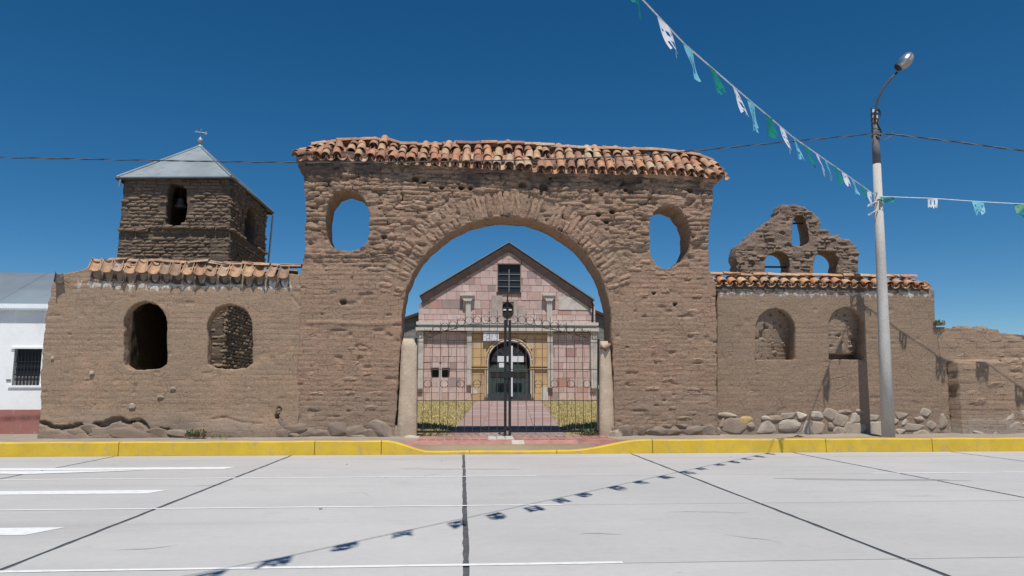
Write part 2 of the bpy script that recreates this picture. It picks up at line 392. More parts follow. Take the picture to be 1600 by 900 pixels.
# ================================================================ relief walls
def frame(ox, oy, ang):
    return (ox, oy, math.cos(ang), math.sin(ang))
def toW(F, u, d, z):
    ox, oy, ca, sa = F
    return np.stack([ox+u*ca-d*sa, oy+u*sa+d*ca, z], -1)
F0 = frame(0, 20.45, 0)
def sdf_poly(P, X, Z):
    """signed distance, positive inside"""
    P = np.array(P, float); Q = np.roll(P, -1, 0)
    d = np.full(X.shape, 1e9); ins = np.zeros(X.shape, bool)
    for (x0, z0), (x1, z1) in zip(P, Q):
        ex, ez = x1-x0, z1-z0; wx, wz = X-x0, Z-z0
        t = np.clip((wx*ex+wz*ez)/max(ex*ex+ez*ez, 1e-12), 0, 1)
        d = np.minimum(d, np.hypot(wx-ex*t, wz-ez*t))
        if z0 != z1: ins ^= ((z0 > Z) != (z1 > Z)) & (X < (x1-x0)*(Z-z0)/(z1-z0)+x0)
    return np.where(ins, d, -d)
def relief(name, F, outline, holes, hfun, thick, mat, parent, g=.03, rag=.03, hrag=.02, rs=5., seed=1, jag=.02, back=True, steps=5):
    P = np.array(outline); x0, z0 = P.min(0)-.1; x1, z1 = P.max(0)+.1
    xs = np.arange(x0, x1, g); zs = np.arange(z0, z1, g); X, Z = np.meshgrid(xs, zs)
    def sd(X, Z):
        q = sdf_poly(outline, X, Z)+rag*fbm(X*rs, Z*rs, seed)
        for h in holes: q = np.minimum(q, -sdf_poly(h, X, Z)+hrag*fbm(X*rs*.8, Z*rs*.8, seed+3))
        return q
    S = sd(X, Z)
    c = (S[:-1, :-1]+S[1:, :-1]+S[:-1, 1:]+S[1:, 1:])/4
    J, I = np.nonzero(c > 0)
    nx = len(xs); a = J*nx+I
    quads = np.stack([a, a+1, a+nx+1, a+nx], 1)
    used = np.unique(quads); mp = np.full(X.size, -1); mp[used] = np.arange(len(used))
    quads = mp[quads]; x = X.ravel()[used]; z = Z.ravel()[used]
    e = np.concatenate([quads[:, [0, 1]], quads[:, [1, 2]], quads[:, [2, 3]], quads[:, [3, 0]]])
    key = np.sort(e, 1); kk = key[:, 0].astype(np.int64)*len(used)+key[:, 1]
    _, inv, cnt = np.unique(kk, return_inverse=True, return_counts=True)
    be = e[cnt[inv] == 1]; bv = np.unique(be)
    ep = g*.3
    for _ in range(2):
        s0 = sd(x[bv], z[bv]); gx = (sd(x[bv]+ep, z[bv])-s0)/ep; gz = (sd(x[bv], z[bv]+ep)-s0)/ep
        gn = np.maximum(np.hypot(gx, gz), .3); st = np.clip(-s0/gn, -g*.8, g*.8)
        x[bv] += st*gx/gn; z[bv] += st*gz/gn
    h = hfun(x, z)
    V = [toW(F, x, -h, z)]; Fc = [quads]
    if back:
        n = len(used); nb = len(bv); bi = np.full(n, -1); bi[bv] = np.arange(nb)
        s0 = sd(x[bv], z[bv]); gx = (sd(x[bv]+ep, z[bv])-s0)/ep; gz = (sd(x[bv], z[bv]+ep)-s0)/ep
        gn = np.maximum(np.hypot(gx, gz), .3); gx /= gn; gz /= gn
        prev = np.arange(n); hb = h[bv]; base = n
        for k in range(1, steps+1):
            t = k/steps; d = -hb*(1-t)+thick*t
            if k < steps:
                o = jag*fbm(x[bv]*6+d*7, z[bv]*6-d*6, seed+31+k); xx = x[bv]-o*gx; zz = z[bv]-o*gz
                V.append(toW(F, xx, d, zz)); cur = base+bi; base += nb
            else:
                V.append(toW(F, x, thick+.02*fbm(x*3, z*3, seed+77), z)); cur = base+np.arange(n); base += n
            Fc.append(np.stack([be[:, 1]*0+prev[be[:, 1]], prev[be[:, 0]], cur[be[:, 0]], cur[be[:, 1]]], 1))
            prev = cur
        Fc.append((quads+(base-n))[:, ::-1])
    def look(u, z):
        i = np.clip(((np.asarray(u)-x0)/g+.5).astype(int), 0, S.shape[1]-1); j = np.clip(((np.asarray(z)-z0)/g+.5).astype(int), 0, S.shape[0]-1)
        return S[j, i]
    return obj(name, mesh(np.concatenate(V), np.concatenate(Fc), mat, True), parent), look

# ---- adobe bricks (shared, weathered variants); unit box, front at d=0
def brick_mesh(seed, nu=5, nz=3, rnd_edge=.20, rough=.20):
    r = random.Random(seed); vs = []; fs = []
    for j in range(nz+1):
        for i in range(nu+1):
            u = i/nu-.5; z = j/nz-.5
            eu = max(abs(u)*2-.80, 0)/.20; ez = max(abs(z)*2-.45, 0)/.55
            d = rnd_edge*min(1, (eu*eu+ez*ez))+rough*(r.random()-.3)
            edge = (i in (0, nu)) or (j in (0, nz))
            ju = (r.random()-.5)*.07; jz = (r.random()-.5)*.18
            if (i in (0, nu)) and (j in (0, nz)): u *= .93; z *= .80
            vs.append((u+ju*(.5 if edge else 1), d, z+jz*(.7 if edge else 1)))
    n = len(vs); fs = [(j*(nu+1)+i, j*(nu+1)+i+1, (j+1)*(nu+1)+i+1, (j+1)*(nu+1)+i) for j in range(nz) for i in range(nu)]
    ring = [i for i in range(nu+1)]+[(j+1)*(nu+1)-1 for j in range(1, nz+1)]+[nz*(nu+1)+i for i in range(nu-1, -1, -1)]+[j*(nu+1) for j in range(nz-1, 0, -1)]
    for k in ring: vs.append((vs[k][0], 1.0, vs[k][2]))
    m = len(ring)
    for k in range(m): fs.append((ring[k], n+k, n+(k+1) % m, ring[(k+1) % m])[::-1])
    return vs, fs
BV = [brick_mesh(100+k) for k in range(14)]
_bm = {}
def brick_obj(name, mat, F, u, z, d, L_, H_, rot, parent, k, depth=.12):
    key = (mat.name, k)
    if key not in _bm: _bm[key] = mesh(BV[k][0], BV[k][1], mat, False)
    w = toW(F, np.array(u), np.array(d), np.array(z))
    ang = math.atan2(F[3], F[2])
    M = Matrix.Translation(Vector(w.tolist())) @ Matrix.Rotation(ang, 4, 'Z') @ Matrix.Rotation(rot, 4, 'Y') @ Matrix.Diagonal((L_, depth, H_, 1))
    return obj(name, _bm[key], parent, M)
def brick_join(name, items, mat, parent):
    V = []; Fc = []; n = 0
    for (F, u, z, d, L_, H_, rot, k, depth) in items:
        vs, fs = BV[k]; v = np.array(vs); c, s_ = math.cos(rot), math.sin(rot)
        a = v[:, 0]*L_; b = v[:, 2]*H_
        V.append(toW(F, u+a*c+b*s_, d+v[:, 1]*depth, z-a*s_+b*c)); Fc += [tuple(i+n for i in f) for f in fs]; n += len(vs)
    if V: obj(name, mesh(np.concatenate(V), Fc, mat, False), parent, kind='stuff')
def brick_rows(u0, u1, z0, z1, rh, bl, wob=.02, seed=1, lv=.35):
    r = random.Random(seed); out = []; z = z0; k = 0
    while z < z1:
        h = rh*(.85+.3*r.random()); u = u0-bl*r.random()
        while u < u1:
            l = bl*(1-lv+2*lv*r.random())
            uc = u+l/2; zc = z+h/2+wob*float(fbm(np.array(uc*.7), np.array(z*.6), seed, 2))
            out.append((uc, zc, l, h)); u += l
        z += h; k += 1
    return out
def place_bricks(name, items, mat, parent, limit):
    """items: dicts ready for brick_obj, the first `limit` (largest in view) stay single"""
    for it in items[:limit]:
        F, u, z, d, l, h, rot, k, dep = it
        brick_obj(name, mat, F, u, z, d, l, h, rot, parent, k, dep)
    brick_join(name+'s', items[limit:], mat, parent)

# ---- stones
def stone_mesh(seed, mat):
    r = random.Random(seed); import bmesh
    bm = bmesh.new()
    for _ in range(26):
        v = Vector((r.gauss(0, 1), r.gauss(0, 1), r.gauss(0, 1))).normalized(); q = .5/max(abs(v.x), abs(v.y), abs(v.z))**.62
        bm.verts.new(v*q*r.uniform(.82, 1.08))
    g = bmesh.ops.convex_hull(bm, input=list(bm.verts))
    bmesh.ops.delete(bm, geom=[e for e in g['geom_interior'] if isinstance(e, bmesh.types.BMVert)], context='VERTS')
    bmesh.ops.bevel(bm, geom=list(bm.edges), offset=.035, segments=1, affect='EDGES', profile=.6)
    me = bpy.data.meshes.new('m'); bm.to_mesh(me); bm.free(); me.materials.append(mat); me.update(); return me
ST = [stone_mesh(k, M_stone) for k in range(8)]
ST2 = [stone_mesh(k+40, M_stone2) for k in range(8)]
STO = [stone_mesh(k+20, M_ochre) for k in range(2)]
def stone(parent, px, py, w, h, dY=0., name='foundation_stone', lib=None, lab=None, Y=20.45, dep=.3, rot=None):
    X, Z = U(px, py, Y); m = Y/FPX
    M = Matrix.Translation((X, Y+dep*.42-dY, Z)) @ Matrix.Rotation(rnd.uniform(-.15, .15) if rot is None else rot, 4, 'Y') @ Matrix.Diagonal((w*m*1.48, dep, h*m*1.45, 1))
    o = obj(name, (lib or ST)[rnd.randrange(len(lib or ST))], parent, M)
    if lab: o['label'] = lab
    return o

# ---- barrel tiles
def tile_mesh(mat, r0=.125, r1=.10, ln=.46, th=.014, n=7, arc=math.pi*.94, seed=0):
    r = random.Random(seed); vs = []; fs = []
    for j, (y, rr) in enumerate(((0, r0), (ln, r1))):
        for sgn in (0, 1):
            for i in range(n+1):
                q = math.pi/2-arc/2+arc*i/n; w = rr-th*sgn
                vs.append((math.cos(q)*w, y+(r.random()-.5)*.012*(j == 0), math.sin(q)*w-rr*.25))
    m = n+1
    for i in range(n):
        fs.append((i, i+1, 2*m+i+1, 2*m+i)[::-1]); fs.append((m+i, m+i+1, 3*m+i+1, 3*m+i)); fs.append((i, i+1, m+i+1, m+i)); fs.append((2*m+i, 2*m+i+1, 3*m+i+1, 3*m+i)[::-1])
    fs.append((0, m, 3*m, 2*m)); fs.append((n, 2*m+n, 3*m+n, m+n))
    return mesh(vs, fs, mat, False)
def tiles_for(mat): return [tile_mesh(mat, seed=k, r0=.125+.006*(k-1), r1=.10+.005*(k-1), ln=.46+.02*(k-1)) for k in range(3)]
T_port, T_left, T_right, T_dark = tiles_for(M_tile), tiles_for(M_tileold), tiles_for(M_tileright), tiles_for(M_tiledark)
def tile(lib, loc, yaw, pitch, roll=0., flip=False, sc=(1, 1, 1), parent=None, label=None):
    """yaw 0: wide end towards the viewer, rising away; flip: a channel tile lying on its back"""
    M = Matrix.Translation(loc) @ Matrix.Rotation(yaw, 4, 'Z') @ Matrix.Rotation(pitch, 4, 'X') @ Matrix.Rotation(roll+(math.pi if flip else 0), 4, 'Y') @ Matrix.Diagonal(sc+(1,))
    return obj('roof_tile', lib[rnd.randrange(3)], parent, M, label)

# ================================================================ SETTING
# ground: one sheet, dips under the road, rises gently through the churchyard
def gz(x, y):
    return -.06 if y < 19 else (.24+(y-20)*.0205 if 20 <= y <= 47.5 else (.24 if y < 20 else .80))
ys = [-60, -20, 0, 10, 18.9, 19.3, 20, 22, 26, 32, 40, 47.5, 60, 120, 400, 1500, 6000]
xs = [-6000, -1500, -300, -60, -20, -8, 0, 8, 20, 60, 300, 1500, 6000]
vs = [(x, y, gz(x, y)-(.06 if 19 < y < 20.1 else 0)) for y in ys for x in xs]; n = len(xs)
obj('ground', mesh(vs, [(j*n+i, j*n+i+1, (j+1)*n+i+1, (j+1)*n+i) for j in range(len(ys)-1) for i in range(n-1)], M_earth), kind='structure')
# road: dark bitumen bed with concrete slabs standing a little proud of it
road = MB().box(-60, 60, -40, 18.9, -.05, -.012).obj('road', M_joint, kind='structure')
rows = [18.9, 17.72, 14.2, 10.7, 7.17, 3.65, .12, -3.4, -6.9]
def slab(x0, x1, y0, y1, gl, seed):
    r = random.Random(seed); pts = []; gy = .013
    def w(): return (r.random()-.5)*.016
    m = 14
    for i in range(m): pts.append((x0+gl+(x1-x0-2*gl)*i/m, y0+gy+w()*.3))
    for i in range(m): pts.append((x1-gl+w(), y0+gy+(y1-y0-2*gy)*i/m))
    for i in range(m): pts.append((x1-gl-(x1-x0-2*gl)*i/m, y1-gy+w()*.3))
    for i in range(m): pts.append((x0+gl+w(), y1-gy-(y1-y0-2*gy)*i/m))
    b = len(pts); vs = [(x, y, 0) for x, y in pts]+[(x, y, -.02) for x, y in pts]
    return mesh(vs, [tuple(range(b))]+[(i, b+i, b+(i+1) % b, (i+1) % b) for i in range(b)], M_road)
for i in range(-7, 8):
    for j in range(len(rows)-1):
        x0 = .05+4.135*i+(.05 if i == 0 else 0)*0
        obj('concrete_slab', slab(x0, x0+4.135, rows[j+1], rows[j], .030, i*31+j), road)
def line(x0, x1, y, w, slant=0., ragged=0.):
    n_ = max(2, int((x1-x0)/.5)); vs = []; r = random.Random(int(y*100))
    for k in range(n_+1):
        x = x0+(x1-x0)*k/n_; vs += [(x, y-w/2+(r.random()-.5)*ragged, .004), (x+slant*(k == n_), y+w/2+(r.random()-.5)*ragged, .004)]
    obj('white_line', mesh(vs, [(2*k, 2*k+2, 2*k+3, 2*k+1) for k in range(n_)], M_white), road)
line(-26, 1.38, 14.22, .085, ragged=.02); line(-26, 1.42, 10.72, .07, ragged=.015); line(-26, 1.50, 7.19, .075, ragged=.015); line(7.8, 24, 14.22, .085, ragged=.02)
line(-26, -4.75, 16.0, .42, .12); line(-26, -4.80, 12.45, .42, .15); line(-26, -4.78, 9.15, .46, .2)
# arrow head painted beside the first stripe
xa, ya = G(40, 735); xb, yb = G(200, 733); xc, yc = G(70, 739)
obj('white_arrow', mesh([(-9.4, 15.35, .008), (-8.2, 15.05, .008), (-6.6, 15.5, .008), (-6.2, 15.68, .008), (-9.4, 15.62, .008)], [(0, 1, 2, 3, 4)], M_white), road)
s = NT('rubber_smear')
a = s.mix(s.rng(s.noise(2.0, 6, .75, stretch=(.5, 9, 1)), .44, .66), (.475, .46, .448), (.33, .325, .32))
M_smear = s.fin(a, .85)
M_crack = simple('road_crack', (.20, .195, .19), .9)
for k, (x0, x1, y0, y1, w) in enumerate(((5.6, 8.6, 13.55, 13.15, .05), (5.9, 8.9, 13.35, 12.98, .06), (-1.2, 1.2, 15.6, 15.4, .035))):
    r = random.Random(k); vs = []
    for q in range(25):
        t = q/24; yy_ = y0+(y1-y0)*t+.02*math.sin(t*9+k); h_ = w*(.3+.7*math.sin(math.pi*t))*(.6+.8*r.random()); x = x0+(x1-x0)*t
        vs += [(x, yy_-h_, .004), (x, yy_+h_, .004)]
    obj('tyre_mark', mesh(vs, [(2*q, 2*q+2, 2*q+3, 2*q+1) for q in range(24)], M_smear), road)
for k, (px, py, ln_, an_) in enumerate(((640, 745, .9, .2), (560, 770, .5, -.3), (1040, 800, 1.1, .15), (1130, 835, .7, -.5), (300, 760, .6, .4), (905, 835, .5, .1), (1390, 775, .9, -.1), (180, 860, .6, .3))):
    x, y = G(px, py); r = random.Random(k+9); vs = []; n_ = 14
    for q in range(n_+1):
        an_ += r.gauss(0, .25); w = .006*math.sin(math.pi*(q+.3)/(n_+.6))+.0015
        vs += [(x, y-w, .0045), (x, y+w, .0045)]; x += ln_/n_*math.cos(an_); y += ln_/n_*math.sin(an_)
    obj('crack', mesh(vs, [(2*q, 2*q+2, 2*q+3, 2*q+1) for q in range(n_)], M_crack), road)
# kerb: segments that ramp down in front of the gate
def kz(x):
    a = float(sstep(-1.9, -.75, np.array(x))); b = float(sstep(2.6, 4.6, np.array(x)))
    return .335-.255*(a-b)
segs = [-30.2, -25.8, -21.4, -17.0, -12.72, -8.15, -3.55, -1.95, 0.2, 2.35, 4.75, 9.2, 12.0, 15.0, 19.4, 23.8, 28]
kerb = thing('kerb', 'yellow painted concrete kerb dipping down in front of the iron gate', 'kerb', (0, 18.95, 0))
del kerb['label']; del kerb['category']; kerb['kind'] = 'structure'
for a, b in zip(segs, segs[1:]):
    m = max(2, int((b-a)/.15)); vs = []
    for k in range(m+1):
        x = a+.008+(b-a-.016)*k/m; z = kz(x)+.004*math.sin(x*3.1)
        j = .004*math.sin(x*7)+.003*math.sin(x*19)
        vs += [(x, 18.90+j, -.05), (x, 18.905+j, z-.025), (x, 18.925+j, z-.004), (x, 18.95, z), (x, 19.09, z+.003), (x, 19.10, -.05)]
    fs = [(6*k+q, 6*k+6+q, 6*k+7+q, 6*k+1+q) for k in range(m) for q in range(5)]+[(0, 1, 2, 3, 4, 5), tuple(6*m+q for q in range(5, -1, -1))]
    obj('kerb_stone', mesh(vs, fs, M_yel), kerb)
# sidewalk
xs = np.arange(-30, 28.01, .12); yy = np.concatenate([np.arange(19.09, 20.5, .07), [20.55, 20.8, 21.1, 21.6]])
X, Y = np.meshgrid(xs, yy)
KZ = np.array([kz(x) for x in xs])[None, :]-.012
T = sstep(19.2, 20.4, Y); gate_m = sstep(-2.0, -1.2, X)*(1-sstep(3.6, 4.4, X))
ZW = KZ*(1-T)+(.315)*T+.014*fbm(X*1.5, Y*2, 4)*(1-gate_m)+.03*sstep(20.1, 20.5, Y)*(1-gate_m)*(.4+vn(X*1.4, Y, 9))
V = np.stack([X, Y, ZW], -1).reshape(-1, 3); n = len(xs)
Fq = np.array([(j*n+i, j*n+i+1, (j+1)*n+i+1, (j+1)*n+i) for j in range(len(yy)-1) for i in range(n-1)])
walk = obj('sidewalk', mesh(V, Fq, M_walk, True), kind='structure')
def wz(x, y):
    t = float(sstep(19.2, 20.4, np.array(y))); return (kz(x)-.012)*(1-t)+.315*t
def pave(name, x0, x1, y0, y1, mat, parent, dz=.012, x0b=None, x1b=None, label=None):
    x0b = x0 if x0b is None else x0b; x1b = x1 if x1b is None else x1b
    nx_ = max(1, int((x1-x0)/.25)); ny = max(1, int((y1-y0)/.2)); vs = []
    for j in range(ny+1):
        t = j/ny; a = x0+(x0b-x0)*t; b = x1+(x1b-x1)*t; y = y0+(y1-y0)*t
        for i in range(nx_+1):
            x = a+(b-a)*i/nx_; vs.append((x, y, wz(x, y)+dz))
    m = nx_+1; nn = len(vs); ring = list(range(m))+[j*m+nx_ for j in range(1, ny+1)]+[ny*m+i for i in range(nx_-1, -1, -1)]+[j*m for j in range(ny-1, 0, -1)]
    vs += [(vs[k][0], vs[k][1], vs[k][2]-.03) for k in ring]
    fs = [(j*m+i, j*m+i+1, (j+1)*m+i+1, (j+1)*m+i) for j in range(ny) for i in range(nx_)]
    fs += [(ring[k], nn+k, nn+(k+1) % len(ring), ring[(k+1) % len(ring)]) for k in range(len(ring))]
    return obj(name, mesh(vs, fs, mat), parent, None, label)
# red apron slabs, one pale, then the soldier course at the threshold
for (a, b, a2, b2, mt) in [(-1.55, -.2, -1.25, -.2, M_red), (-.18, 1.28, -.18, 1.28, M_red), (1.30, 1.62, 1.30, 1.62, M_pale), (1.64, 3.0, 1.64, 3.0, M_red), (3.02, 4.3, 3.02, 3.9, M_red)]:
    pave('paving_slab', a, b, 19.105, 20.02, mt, walk, .012, a2, b2)
for k in range(22):
    x = -1.12+k*.228
    pave('paving_brick', x, x+.200, 20.06, 20.72, M_red if k not in (8, 9, 10) else M_pale, walk, .016)
# path to the church door
path = thing('path', '', '', (2, 34, .5)); del path['label']; del path['category']; path['kind'] = 'structure'
def pedge(y): return 1.25+(y-21)*(1.72/27), 1.62+(y-21)*(.40/27)
y = 21.0; r = random.Random(3)
bed = [(pedge(y_)[0]+s_*pedge(y_)[1], y_, gz(0, y_)+.006) for y_ in (20.75, 47.5) for s_ in (-1, 1)]
obj('path_bed', mesh(bed, [(0, 1, 3, 2)], M_grout), path)
while y < 47.2:
    h = .78; c, w = pedge(y)
    for k in range(4):
        a = c-w+2*w*k/4+.012; b = c-w+2*w*(k+1)/4-.012; z = gz(0, y)+.03; z2 = gz(0, y+h)+.03
        me = mesh([(a, y+.012, z), (b, y+.012, z), (b+.04, y+h-.012, z2), (a+.04, y+h-.012, z2), (a, y+.012, z-.04), (b, y+.012, z-.04), (b+.04, y+h-.012, z2-.04), (a+.04, y+h-.012, z2-.04)],
                  [(0, 1, 2, 3), (0, 4, 5, 1), (1, 5, 6, 2), (2, 6, 7, 3), (3, 7, 4, 0)], M_path)
        obj('paving_slab', me, path)
    y += h
# dry lawn on both sides, slightly banked
xs = np.arange(-10, 16, .5); yy = np.concatenate([np.arange(21.3, 47.6, .5), [60]])
X, Y = np.meshgrid(xs, yy); c = 1.25+(Y-21)*(1.72/27); w = 1.62+(Y-21)*(.40/27)
dd = np.abs(X-c)-w
ZL = .24+(np.clip(Y, 20, 47.5)-20)*.0205-.02+sstep(-.05, .6, dd)*(.09+.05*fbm(X*.8, Y*.8, 5))+.22*sstep(.6, 2.4, dd)*(1-sstep(23.5, 30, Y))-.12*(1-sstep(-.3, .0, dd))
V = np.stack([X, Y, ZL], -1).reshape(-1, 3); n = len(xs)
obj('lawn', mesh(V, np.array([(j*n+i, j*n+i+1, (j+1)*n+i+1, (j+1)*n+i) for j in range(len(yy)-1) for i in range(n-1)]), M_lawn, True), kind='structure')
rg = np.random.default_rng(4); N = 45000
bx = rg.uniform(-4, 9.5, N); by = 21.4+26*rg.random(N)**1.3
c = 1.25+(by-21)*(1.72/27); w = 1.62+(by-21)*(.40/27); k = np.abs(bx-c)-w > .03; bx, by, c, w = bx[k], by[k], c[k], w[k]
dd = np.abs(bx-c)-w
bz = .24+(by-20)*.0205-.02+sstep(-.05, .6, dd)*(.09+.05*fbm(bx*.8, by*.8, 5))+.22*sstep(.6, 2.4, dd)*(1-sstep(23.5, 30, by))-.01
N = len(bx); hh = rg.uniform(.04, .13, N); ww = rg.uniform(.012, .03, N); an = rg.uniform(0, 6.28, N); ln = rg.uniform(-.06, .06, (N, 2))
V = np.stack([np.stack([bx-ww*np.cos(an), by-ww*np.sin(an), bz], -1), np.stack([bx+ww*np.cos(an), by+ww*np.sin(an), bz], -1), np.stack([bx+ln[:, 0], by+ln[:, 1], bz+hh], -1)], 1).reshape(-1, 3)
o = obj('grass', mesh(V, np.arange(3*N).reshape(-1, 3), M_blade), kind='stuff'); o['label'] = 'dry yellowish grass on both sides of the churchyard path'; o['category'] = 'grass'
MB().box(-40, -10.75, 21.55, 22.5, .1, .34).obj('house_pavement', M_walk, kind='structure')
# far hill on the right
vs = []; xs = np.linspace(1150, 5200, 60)
for x in xs:
    t = (x-1150)/4050; h = (150*math.sin(min(1, t*3)*math.pi/2)+30*math.sin(t*17)+12*math.sin(t*41))*min(1, t*18)
    vs += [(x, 1900, -10), (x, 2300, h), (x, 3100, -10)]
obj('hill', mesh(vs, [(3*i+q, 3*i+3+q, 3*i+4+q, 3*i+1+q) for i in range(59) for q in (0, 1)], M_hill, True), kind='structure')

# ================================================================ GATEWAY
port = thing('adobe_gateway', 'monumental weathered adobe gateway with one great round arch, two oval windows and tiled top', 'gateway', (1.3, 20.45, .3))
AC = (1.215, 3.44); AR = 2.86
arch = [(AC[0]+AR*math.cos(math.pi*k/36), AC[1]+1.01*AR*math.sin(math.pi*k/36)) for k in range(37)]
arch = [(4.12, .0), (4.12, 1.5)]+arch+[(-1.68, 2.4), (-1.74, 1.2), (-1.78, .0)]
ov1 = UL([(577, 330), (570, 311), (558, 299), (541, 295), (524, 301), (512, 316), (508, 340), (508, 366), (513, 379), (524, 389), (547, 393), (562, 389), (574, 379), (577, 360)], 20.45)
ov2 = UL([(1015, 345), (1021, 332), (1032, 323), (1046, 321), (1062, 327), (1074, 342), (1080, 360), (1080, 385), (1073, 403), (1058, 415), (1040, 421), (1026, 415), (1017, 401), (1015, 375)], 20.45)
pout = UL([(464, 720), (466, 560), (469, 430), (475, 400), (477, 330), (474, 275), (466, 262), (462, 240), (475, 236), (530, 238), (600, 240), (620, 246), (700, 247), (800, 252), (860, 256), (950, 258), (1050, 258), (1110, 262), (1131, 268), (1126, 280), (1115, 292), (1111, 330), (1107, 370), (1107, 420), (1118, 442), (1121, 560), (1121, 720)], 20.45)
cracks = [UL(q, 20.45) for q in ([(1018, 275), (1022, 300), (1010, 318), (985, 328), (940, 334), (890, 338), (850, 337)], [(577, 352), (600, 350), (640, 351), (675, 353)], [(998, 325), (1002, 340), (1016, 345)],
          [(542, 294), (543, 275), (535, 262)], [(476, 356), (500, 360), (512, 372)], [(970, 268), (975, 285), (968, 292)])]
pits = [(U(x, y, 20.45), r_) for x, y, r_ in [(649, 279, .11), (663, 284, .07), (690, 293, .08), (720, 293, .09), (735, 294, .08), (817, 288, .13), (850, 292, .14), (932, 297, .08), (977, 297, .07), (957, 330, .10), (935, 335, .09), (536, 472, .10), (948, 346, .09), (1078, 297, .10), (860, 275, .07), (1022, 458, .05), (600, 370, .08), (1055, 475, .06)]]
def course(x, z, rh, bl, seed, wob=.03):
    """groove depth pattern of courses and perpends, 0..1"""
    zz = z+wob*fbm(x*.6, z*.5, seed, 3)+.018*fbm(x*3.2, z*3, seed+5, 2); k = np.floor(zz/rh); f = zz/rh-k
    off = _hash(k, k*0, seed)*bl; uu = (x+off+.02*fbm(x*5, z*5, seed+9, 2))/bl; ku = np.floor(uu); fu = uu-ku
    g1 = np.clip(1-np.minimum(f, 1-f)*rh/.022, 0, 1); g2 = np.clip(1-np.minimum(fu, 1-fu)*bl/.02, 0, 1)*.75
    pat = np.clip(vn(x*1.9, z*3.1, seed+40)*2-.55, 0, 1)
    return np.maximum(g1, g2)*pat, _hash(k, ku, seed+11)
def segd(P, x, z):
    d = np.full(x.shape, 9.)
    for (a, b), (c, e) in zip(P, P[1:]):
        ex, ez = c-a, e-b; t = np.clip(((x-a)*ex+(z-b)*ez)/(ex*ex+ez*ez), 0, 1)
        d = np.minimum(d, np.hypot(x-a-ex*t, z-b-ez*t))
    return d
def h_port(x, z):
    ero = sstep(4.4, 5.8, z+.6*fbm(x*.5, z*.5, 71))       # upper part has lost its mud coat
    h = .035*fbm(x*.9, z*.9, 2, 3)+.012*fbm(x*5, z*6, 3)*(.5+ero)+.006*fbm(x*18, z*22, 6, 2)
    g_, hb = course(x, z, .128, .40, 12)
    ra = np.hypot(x-AC[0], z-AC[1]); ring = sstep(AR+.75, AR+.68, ra)*(z > AC[1])
    h = h-(.016+.055*ero)*g_*(1-ring)+(hb-.5)*(.010+.04*ero)*(1-ring)
    h -= ring*.018
    lump = sstep(.42, .72, vn(x*5.5, z*7.5, 90)); h += ero*.03*(lump-.5)
    h -= .07*ero*sstep(.74, .86, vn(x*6.5, z*8, 55))
    h -= .035*sstep(.80, .92, vn(x*4, z*7, 56))*(1-ero)
    for c in cracks: h -= .07*np.clip(1-segd(c, x+.02*fbm(x*9, z*9, 4), z+.02*fbm(x*8, z*8, 8))/.028, 0, 1)
    for (cx, cz), r_ in pits: h -= .22*sstep(r_, r_*.6, np.hypot(x-cx, (z-cz)*1.15)+.02*fbm(x*14, z*14, 33))
    # long ledge course on the left pier
    cx, cz = U(545, 505, 20.45); h += .03*np.exp(-((z-cz-.02*np.sin(x*3))/.05)**2)*sstep(1.3, 1.0, np.abs(x-cx))
    h += .07*sstep(7.35, 7.85, z)-.02*sstep(2.2, .4, z)*vn(x*3, z*3, 61)
    return h
body, sd_port = relief('wall', F0, pout, [arch, ov1, ov2], h_port, 1.10, M_port, port, g=.027, rag=.045, hrag=.03, seed=3, jag=.035)
# coursed bricks that stand out of the mud, and the arch ring
items = []; r = random.Random(21)
for (u, z, l, h) in brick_rows(-4.4, 7.0, .75, 7.75, .128, .37, .05, 8):
    e = min(sd_port(np.array([u-l/2, u+l/2, u]), np.array([z, z, z])))
    ra = math.hypot(u-AC[0], z-AC[1])
    if e < .05 or (z > AC[1]-.1 and ra < AR+.80) or any(math.hypot(u-c[0][0], z-c[0][1]) < c[1]+.12 for c in pits): continue
    ero = float(sstep(4.2, 5.6, np.array(z)))
    vis = float(vn(np.array(u*1.3), np.array(z*1.6), 44))
    if r.random() > .14+.75*ero*(vis > .30): continue
    hb = float(h_port(np.array([u]), np.array([z]))[0]*.3)
    items.append((F0, u, z, -hb-r.uniform(-.012, .030)*(.4+ero)-.006, l*r.uniform(.82, .98), h*r.uniform(.8, 1.0), r.gauss(0, .06*(.3+ero)), r.randrange(14), .12))
r.shuffle(items); items.sort(key=lambda t: -(t[2] > 5.2))
place_bricks('adobe_brick', items, M_port, port, 285)
r = random.Random(5); ang = 14.
while ang < 166:
    st = math.degrees(.150*r.uniform(.8, 1.25)/(AR+.35)); a = math.radians(ang+st/2)
    top = 62 < ang < 108
    parts = [(.03, r.uniform(.62, .74))] if (top or r.random() < .25) else [(.03, r.uniform(.30, .40)), (r.uniform(.36, .42), r.uniform(.70, .80))]
    for (q0, q1) in parts:
        if r.random() < .07: continue
        rr_ = AR+(q0+q1)/2+.01; cx = AC[0]+rr_*math.cos(a); cz = AC[1]+1.01*rr_*math.sin(a)
        brick_obj('voussoir', M_port, F0, cx, cz, -.006-r.uniform(-.02, .022), (q1-q0)*.97, st*math.pi/180*rr_*.90, -a+r.gauss(0, .07), port, r.randrange(14), .14)
    ang += st
